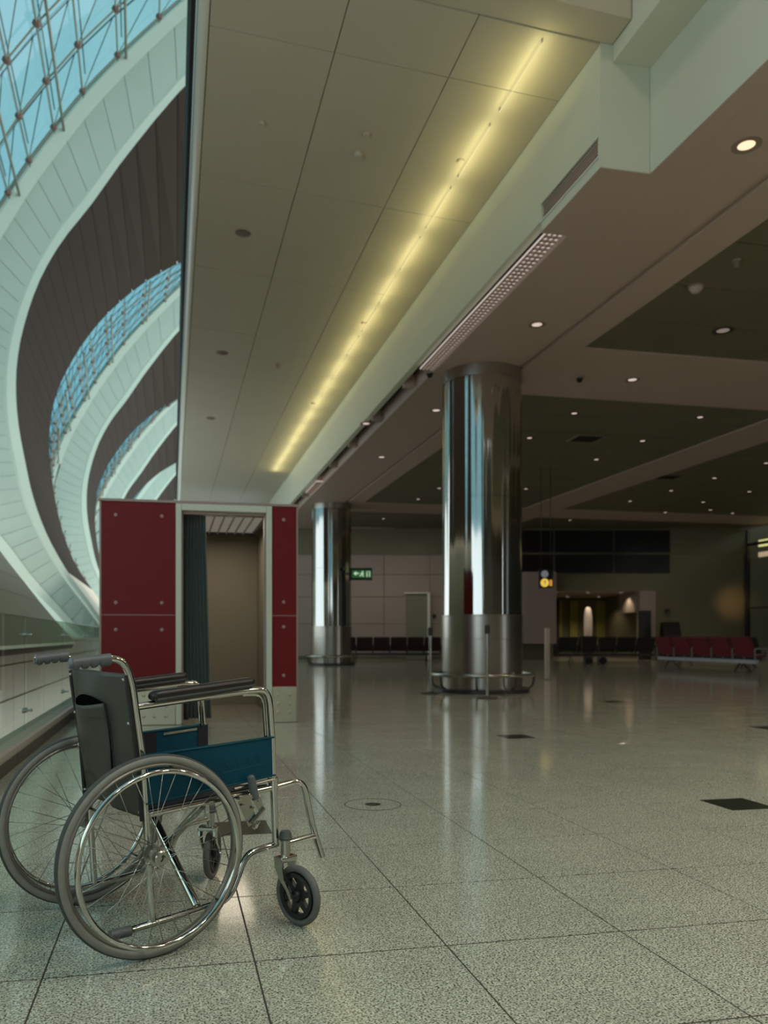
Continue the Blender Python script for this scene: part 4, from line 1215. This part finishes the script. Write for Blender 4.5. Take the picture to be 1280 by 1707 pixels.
far_lab = ['coffer downlight nearest the cross beam, right of the near column', 'bright coffer downlight below the dark vent, midway to the right edge', 'coffer downlight under the cross beam close to the right edge',
           'coffer downlight directly below the dark square vent', 'coffer downlight just under the slanting beam toward the right edge', 'coffer downlight just right of the vent beside the slanting beam',
           'coffer downlight in the middle of the dark far coffer, right half', 'coffer downlight in the far coffer, second from the right edge', 'coffer downlight touching the right edge under the slanting beam',
           'far coffer downlight above the left end of the black upper windows', 'far coffer downlight above the right end of the black upper windows', 'far coffer downlight above the plain olive wall near the shopfront',
           'coffer downlight of the last row above the black upper windows', 'coffer downlight of the last row above the olive wall', 'faint coffer downlight of the row before last above the olive wall',
           'coffer downlight touching the right side of the near column, upper one', 'coffer downlight above the exit sign, left one of two', 'coffer downlight above the exit sign, right one of two',
           'coffer downlight touching the left side of the near column', 'last row coffer downlight nearest the near column']
for i, (u, v) in enumerate(far_px):
    downlight(onZ(u, v, 5.689), kitC, far_lab[i], 'coffer downlights', 55 if i % 2 == 0 else 0)
for u, v, l in ((1050, 835.5, 'small downlight on the dim beam above the corridor'), (697, 832, 'small downlight on the beam between the two columns'), (876.6, 815, 'small downlight touching the right side of the near column')):
    downlight(onZ(u, v, ZP), kitC, l)
def dome(u, v, label, rad, m, z=ZP, name='dome_camera', cat='camera'):
    t = thing(name, label, cat, onZ(u, v, z))
    bm = BM(); add_lathe(bm, [(rad, 0.0), (rad, -0.02), (rad * 0.85, -0.025)], 20); obj('base', bm, M['recess'], t)
    bm = BM(); add_lathe(bm, [(0, -0.10), (rad * 0.45, -0.085), (rad * 0.75, -0.05), (rad * 0.8, -0.02)], 20); obj('dome', bm, m, t)
    return t
dome(716, 621, 'black dome camera in the ceiling left of the near column', 0.075, M['black_gloss'])
dome(966, 629, 'black dome camera on the cross beam right of the near column', 0.075, M['black_gloss'])
dome(1160, 477, 'pale round smoke detector in the nearest coffer', 0.11, M['ceiling'], 5.689, 'smoke_detector', 'smoke detector')
dome(1228, 434, 'dark little sensor at the top of the nearest coffer', 0.06, M['coffer'], 5.689, 'ceiling_sensor', 'sensor')
def vent(u, v, label):
    t = thing('ceiling_vent', label, 'vent', onZ(u, v, 5.689))
    bm = BM()
    for s in (-1, 1):
        add_box(bm, (-0.35, 0.31 * s - 0.02, -0.02), (0.35, 0.31 * s + 0.02, 0.0)); add_box(bm, (0.33 * s - 0.02, -0.31, -0.02), (0.33 * s + 0.02, 0.31, 0.0))
    obj('frame', bm, M['recess'], t)
    bm = BM()
    for k in range(9): add_box(bm, (-0.31, -0.27 + 0.065 * k, -0.015), (0.31, -0.25 + 0.065 * k, -0.002))
    obj('slats', bm, M['black'], t)
    bm = BM(); add_box(bm, (-0.31, -0.29, -0.002), (0.31, 0.29, 0.0)); obj('back', bm, M['black'], t)
vent(977, 731, 'dark square vent right of the near column top'); vent(1115, 795, 'dark vent beside the slanting beam over the corridor'); vent(725, 851, 'dark vent between the two columns')

# ---- signs -------------------------------------------------------------------------------------
p = onD(601, 957, 27.6)
es = thing('exit_sign', 'green lit exit sign with running figure on the far column', 'sign', (p.x, p.y, p.z), -YAW)
bm = BM(); add_box(bm, (-0.40, -0.03, -0.21), (0.40, 0.03, 0.21), bevel=0.01); obj('housing', bm, M['black'], es)
bm = BM(); add_box(bm, (-0.30, -0.036, -0.13), (0.37, -0.031, 0.13)); obj('green_face', bm, emitter('exit_green', (0.02, 0.30, 0.05), 0.22), es)
bm = BM()
yy = -0.041
def strip(pts, r): add_tube(bm, [(a, yy, b) for a, b in pts], r, 6)
strip([(-0.22, 0.02), (-0.06, 0.02)], 0.022); strip([(-0.15, 0.08), (-0.23, 0.02), (-0.15, -0.04)], 0.02)      # arrow
add_lathe(bm, [(0, -0.004), (0.03, 0), (0, 0.004)], 10, Matrix.Translation((0.07, yy, 0.075)) @ Matrix.Rotation(PI / 2, 4, 'X'))
strip([(0.06, 0.04), (0.045, -0.02)], 0.024); strip([(0.045, -0.02), (0.09, -0.05), (0.085, -0.10)], 0.015); strip([(0.045, -0.02), (0.0, -0.06), (-0.05, -0.055)], 0.015); strip([(0.06, 0.03), (0.11, 0.0)], 0.012); strip([(0.06, 0.03), (0.01, 0.01), (-0.01, 0.04)], 0.012)
strip([(0.22, -0.10), (0.22, 0.09), (0.31, 0.09), (0.31, -0.10)], 0.016)
obj('pictogram', bm, emitter('exit_white', (0.75, 1.0, 0.72), 0.6), es)
bm = BM(); add_box(bm, (-0.56, -0.012, -0.03), (-0.40, 0.012, 0.05)); add_box(bm, (-0.62, -0.06, 0.12), (-0.5, 0.0, 0.24)); obj('bracket', bm, M['dark_metal'], es)

p = onD(909, 965, 22.0)
isg = thing('hanging_sign', 'black hanging sign with grey disc above a yellow information disc', 'sign', (p.x, p.y, p.z), -YAW)
bm = BM(); add_box(bm, (-0.18, -0.04, -0.25), (0.20, 0.04, 0.26), bevel=0.01); obj('housing', bm, M['black'], isg)
bm = BM(); add_lathe(bm, [(0, 0.0), (0.10, 0.0), (0.10, 0.01), (0, 0.01)], 24, Matrix.Translation((-0.03, -0.041, 0.13)) @ Matrix.Rotation(PI / 2, 4, 'X')); obj('grey_disc', bm, emitter('sign_grey', (0.5, 0.5, 0.55), 0.25), isg)
bm = BM(); add_lathe(bm, [(0, 0.0), (0.115, 0.0), (0.115, 0.01), (0, 0.01)], 24, Matrix.Translation((-0.03, -0.041, -0.11)) @ Matrix.Rotation(PI / 2, 4, 'X')); obj('yellow_disc', bm, emitter('sign_yellow', (1.0, 0.72, 0.10), 0.75), isg)
bm = BM()
add_tube(bm, [(-0.055, -0.054, -0.085), (-0.045, -0.054, -0.06), (-0.02, -0.054, -0.055), (-0.005, -0.054, -0.075), (-0.025, -0.054, -0.105), (-0.03, -0.054, -0.13)], 0.009, 6)
add_lathe(bm, [(0, -0.004), (0.012, 0), (0, 0.004)], 8, Matrix.Translation((-0.03, -0.054, -0.155)) @ Matrix.Rotation(PI / 2, 4, 'X')); obj('question_mark', bm, M['black'], isg)
bm = BM(); add_box(bm, (0.105, -0.045, -0.20), (0.175, -0.041, -0.03)); obj('orange_tab', bm, emitter('sign_orange', (1.0, 0.40, 0.08), 0.6), isg)
bm = BM()
for s in (-0.12, 0.14): add_tube(bm, [(s, 0, 0.26), (s, 0, 5.69 - p.z)], 0.008, 6)
obj('hanger_rod', bm, M['dark_metal'], isg)

# ---- stanchions and bollard -----------------------------------------------------------------------
def stanchion(u, v, top_v, label):
    b = onZ(u, v, 0); d = b.x * SA + b.y * CA
    h_ = EYE - (top_v - PY) / F * d
    t = thing('barrier_post', label, 'barrier post', (b.x, b.y, 0), -YAW)
    bm = BM(); add_lathe(bm, [(0, 0), (0.17, 0), (0.17, 0.012), (0.05, 0.03), (0.03, 0.04), (0, 0.04)], 28); obj('base', bm, M['dark_metal'], t)
    bm = BM(); add_lathe(bm, [(0, 0.04), (0.026, 0.04), (0.026, h_ - 0.14), (0, h_ - 0.14)], 18); obj('pole', bm, M['chrome_dull'], t)
    bm = BM(); add_lathe(bm, [(0.026, h_ - 0.14), (0.04, h_ - 0.13), (0.04, h_ - 0.01), (0.032, h_), (0, h_)], 18); obj('belt_head', bm, M['dark_metal'], t)
stanchion(717, 1156, 1046, 'slim steel barrier post standing left of the near column')
stanchion(812, 1164, 1042, 'slim steel barrier post standing in front of the near column')
b = onZ(912, 1133, 0)
t = thing('bollard', 'tall pale round bollard right of the near column', 'bollard', b)
bm = BM(); add_lathe(bm, [(0, 0), (0.06, 0), (0.06, 1.16), (0.055, 1.18), (0, 1.18)], 20); obj('shaft', bm, mat('pale_paint', (0.46, 0.42, 0.36), 0.45), t)
bm = BM(); add_lathe(bm, [(0.06, 0), (0.085, 0.0), (0.085, 0.01), (0.062, 0.014)], 20); obj('flange', bm, M['dark_metal'], t)

# ---- beam seating ---------------------------------------------------------------------------------
def bench(nm, label, loc, rz, nseat, seatm, pitch=0.68, group=None, dark=True):
    sw = pitch * (0.47 if dark else 0.435)
    t = thing(nm, label, 'bench', loc, rz, group)
    L = nseat * pitch
    bm = BM(); add_box(bm, (-L / 2, -0.05, 0.25), (L / 2, 0.05, 0.355), bevel=0.008); obj('beam', bm, M['dark_metal'] if dark else mat('beam_grey', (0.46, 0.47, 0.49), 0.4), t)
    for k in range(nseat):
        x = -L / 2 + pitch * (k + 0.5)
        bm = BM(); hexa(bm, [(x - sw, 0.02, 0.42), (x + sw, 0.02, 0.42), (x + sw, 0.50, 0.45), (x - sw, 0.50, 0.45), (x - sw, 0.02, 0.48), (x + sw, 0.02, 0.48), (x + sw, 0.50, 0.51), (x - sw, 0.50, 0.51)])
        bmesh.ops.bevel(bm, geom=bm.edges[:], offset=0.02, segments=2, affect='EDGES'); obj('seat', bm, seatm, t)
        bm = BM(); hexa(bm, [(x - sw, -0.02, 0.46), (x + sw, -0.02, 0.46), (x + sw, 0.06, 0.48), (x - sw, 0.06, 0.48), (x - sw, -0.22, 0.98), (x + sw, -0.22, 0.98), (x + sw, -0.15, 0.99), (x - sw, -0.15, 0.99)])
        bmesh.ops.bevel(bm, geom=bm.edges[:], offset=0.02, segments=2, affect='EDGES'); obj('backrest', bm, seatm, t)
    for k in range(nseat + 1):
        x = -L / 2 + pitch * k
        bm = BM(); add_tube(bm, [(x, -0.06, 0.34), (x, -0.08, 0.66), (x, 0.36, 0.66), (x, 0.30, 0.36)], 0.022, 8, fr=0.06); obj('armrest', bm, M['black'] if dark else mat('arm_grey', (0.24, 0.22, 0.19), 0.5), t)
    for s in (-1, 1):
        bm = BM(); add_tube(bm, [(s * L * 0.36, -0.22, 0.012), (s * L * 0.36, 0.0, 0.29), (s * L * 0.36, 0.32, 0.012)], 0.025, 8, fr=0.05); obj('leg', bm, M['dark_metal'], t)
    return t
A_ = onD(1098, 1063, 25.9); B_ = onD(1262, 1063, 21.6)
cx_, cy_ = (A_.x + B_.x) / 2, (A_.y + B_.y) / 2
ang = math.atan2(B_.y - A_.y, B_.x - A_.x)
Lb = math.hypot(B_.x - A_.x, B_.y - A_.y)
bench('beam_seating', 'row of five red seats on a grey beam at the right edge', (cx_, cy_, 0), ang, 5, M['red_seat'], Lb / 5, None, False)
q = onD(1190, 1063, 27.2)
bench('beam_seating', 'dark row of linked seats behind the red row', (q.x, q.y, 0), ang, 5, M['black'], Lb / 5)
q = onD(1010, 1063, 30.5)
bench('beam_seating', 'black row of linked seats in front of the corridor', (q.x, q.y, 0), -YAW, 5, M['black'], 0.74)
q = onD(650, 1063, 32.0)
bench('beam_seating', 'dark red row of linked seats under the left far wall', (q.x, q.y, 0), -YAW, 6, mat('dark_red_seat', (0.03, 0.005, 0.006), 0.5), 0.68)

# trolley with two wheels, dark console, small wall things
q = onD(992, 1063, 27.5)
t = thing('luggage_trolley', 'dark wheeled trolley in front of the corridor', 'trolley', (q.x, q.y, 0), -YAW)
bm = BM(); add_box(bm, (-0.35, -0.02, 0.34), (0.35, 0.5, 0.40), bevel=0.01); obj('deck', bm, M['black'], t)
bm = BM(); add_tube(bm, [(-0.3, 0.5, 0.4), (-0.3, 0.6, 1.0), (0.3, 0.6, 1.0), (0.3, 0.5, 0.4)], 0.02, 8, fr=0.08); obj('handle', bm, M['dark_metal'], t)
for s in (-0.24, 0.24):
    bm = BM(); add_torus(bm, 0.145, 0.022, 28, 8, Matrix.Translation((s, -0.05, 0.168)) @ Matrix.Rotation(PI / 2, 4, 'X')); wh = obj('wheel', bm, mat('wheel_grey', (0.07, 0.09, 0.085), 0.5), t)
    bm = BM(); add_lathe(bm, [(0, -0.02), (0.12, -0.015), (0.12, 0.015), (0, 0.02)], 20, Matrix.Translation((s, -0.05, 0.168)) @ Matrix.Rotation(PI / 2, 4, 'X')); obj('hub', bm, M['black'], wh)
bm = BM()
for s in (-0.24, 0.24):
    for yy in (-0.05,): add_tube(bm, [(s, -0.05, 0.168), (s, 0.05, 0.36)], 0.015, 6)
    add_tube(bm, [(s, 0.45, 0.0), (s, 0.45, 0.36)], 0.02, 8)
obj('axle_fork', bm, M['dark_metal'], t)
q = onD(980, 1063, 36.0)
t = thing('white_pillar', 'slender white rounded pillar on a dark plinth in the corridor mouth', 'pillar', (q.x, q.y, 0))
bm = BM(); add_lathe(bm, [(0, 0.84), (0.12, 0.86), (0.17, 1.0), (0.19, 1.3), (0.185, 1.9), (0.15, 2.2), (0.09, 2.33), (0, 2.36)], 24); obj('shaft', bm, mat('white_enamel', (0.62, 0.56, 0.50), 0.4), t)
bm = BM(); add_lathe(bm, [(0, 0), (0.2, 0), (0.2, 0.84), (0, 0.84)], 24); obj('plinth', bm, M['black'], t)
q = onD(1117, 1063, 33.6)
t = thing('console_desk', 'dark console desk against the far right wall', 'desk', (q.x, q.y, 0), -YAW)
bm = BM(); add_box(bm, (-0.36, -0.25, 0.0), (0.36, 0.25, 1.1), bevel=0.01); obj('body', bm, M['black'], t)
bm = BM(); hexa(bm, [(-0.36, -0.27, 1.1), (0.36, -0.27, 1.1), (0.36, 0.25, 1.1), (-0.36, 0.25, 1.1), (-0.36, -0.05, 1.62), (0.36, -0.05, 1.62), (0.36, 0.1, 1.62), (-0.36, 0.1, 1.62)]); obj('screen_hood', bm, M['black_gloss'], t)
p = onD(1111, 1018, DW - 0.10)
t = thing('wall_camera', 'small black camera on the olive wall above the console desk', 'camera', p, -YAW)
bm = BM(); add_box(bm, (-0.09, -0.18, -0.07), (0.09, 0.0, 0.07), bevel=0.02); obj('body', bm, M['black'], t)
bm = BM(); add_box(bm, (-0.03, 0.0, -0.03), (0.03, 0.10, 0.03)); obj('arm', bm, M['black'], t)
p = onD(724, 1027, DW - 0.08)
t = thing('wall_switch_box', 'small black control box right of the far doorway', 'switch', p, -YAW)
bm = BM(); add_box(bm, (-0.07, -0.05, -0.08), (0.07, 0.025, 0.08), bevel=0.01); obj('body', bm, M['black'], t)
bm = BM(); add_box(bm, (-0.04, -0.055, -0.05), (0.04, -0.05, 0.05)); obj('face', bm, M['dark_metal'], t)
# corridor lamps
kitE = make_downlight(0.14, M['lamp_pink'], M['recess'])
zl = wz(985) - 0.012
for u, d, l in ((926, 35.5, 'corridor downlight nearest the yellow disc sign'), (946, 39.0, 'dimmer corridor downlight set back second from the left'), (980, 35.5, 'front corridor downlight above the white pillar'), (998, 39.0, 'set back corridor downlight right of the white pillar'), (1035, 35.5, 'rightmost front corridor downlight')):
    x = (u - PX) / F * d
    pp = wallpt(x, d, zl)
    downlight(pp, kitE, l, None, 45)
# bright shop strips behind the right glazing
for lab, zz, hh, mm in (('bright yellow lit strip behind the right shopfront glass', 4.86, 0.28, emitter('strip_yellow', (1.0, 0.80, 0.36), 1.0)), ('pinkish lower lit strip behind the right shopfront glass', 4.42, 0.2, emitter('strip_pink', (1.0, 0.62, 0.45), 0.6))):
    t = thing('shop_light', lab, 'light', (XR + 0.3, yR - 4.25, zz))
    bm = BM(); add_box(bm, (0, -3.9, 0), (0.06, 3.9, hh)); obj('lit_panel', bm, mm, t)
    bm = BM(); add_box(bm, (0.061, -3.9, -0.05), (0.25, 3.9, hh + 0.05)); obj('housing', bm, M['recess'], t)
la = bpy.data.lights.new('shop_spill', 'SPOT'); la.energy = 160; la.color = (1.0, 0.55, 0.25); la.spot_size = 0.55; la.spot_blend = 0.9; la.shadow_soft_size = 0.3
lo = bpy.data.objects.new('shop_spill', la); C.objects.link(lo)
src = onD(1235, 1000, DW - 3.0); tgt = onD(1222, 1005, DW)
lo.location = src; lo.rotation_euler = (tgt - src).to_track_quat('-Z', 'Y').to_euler()
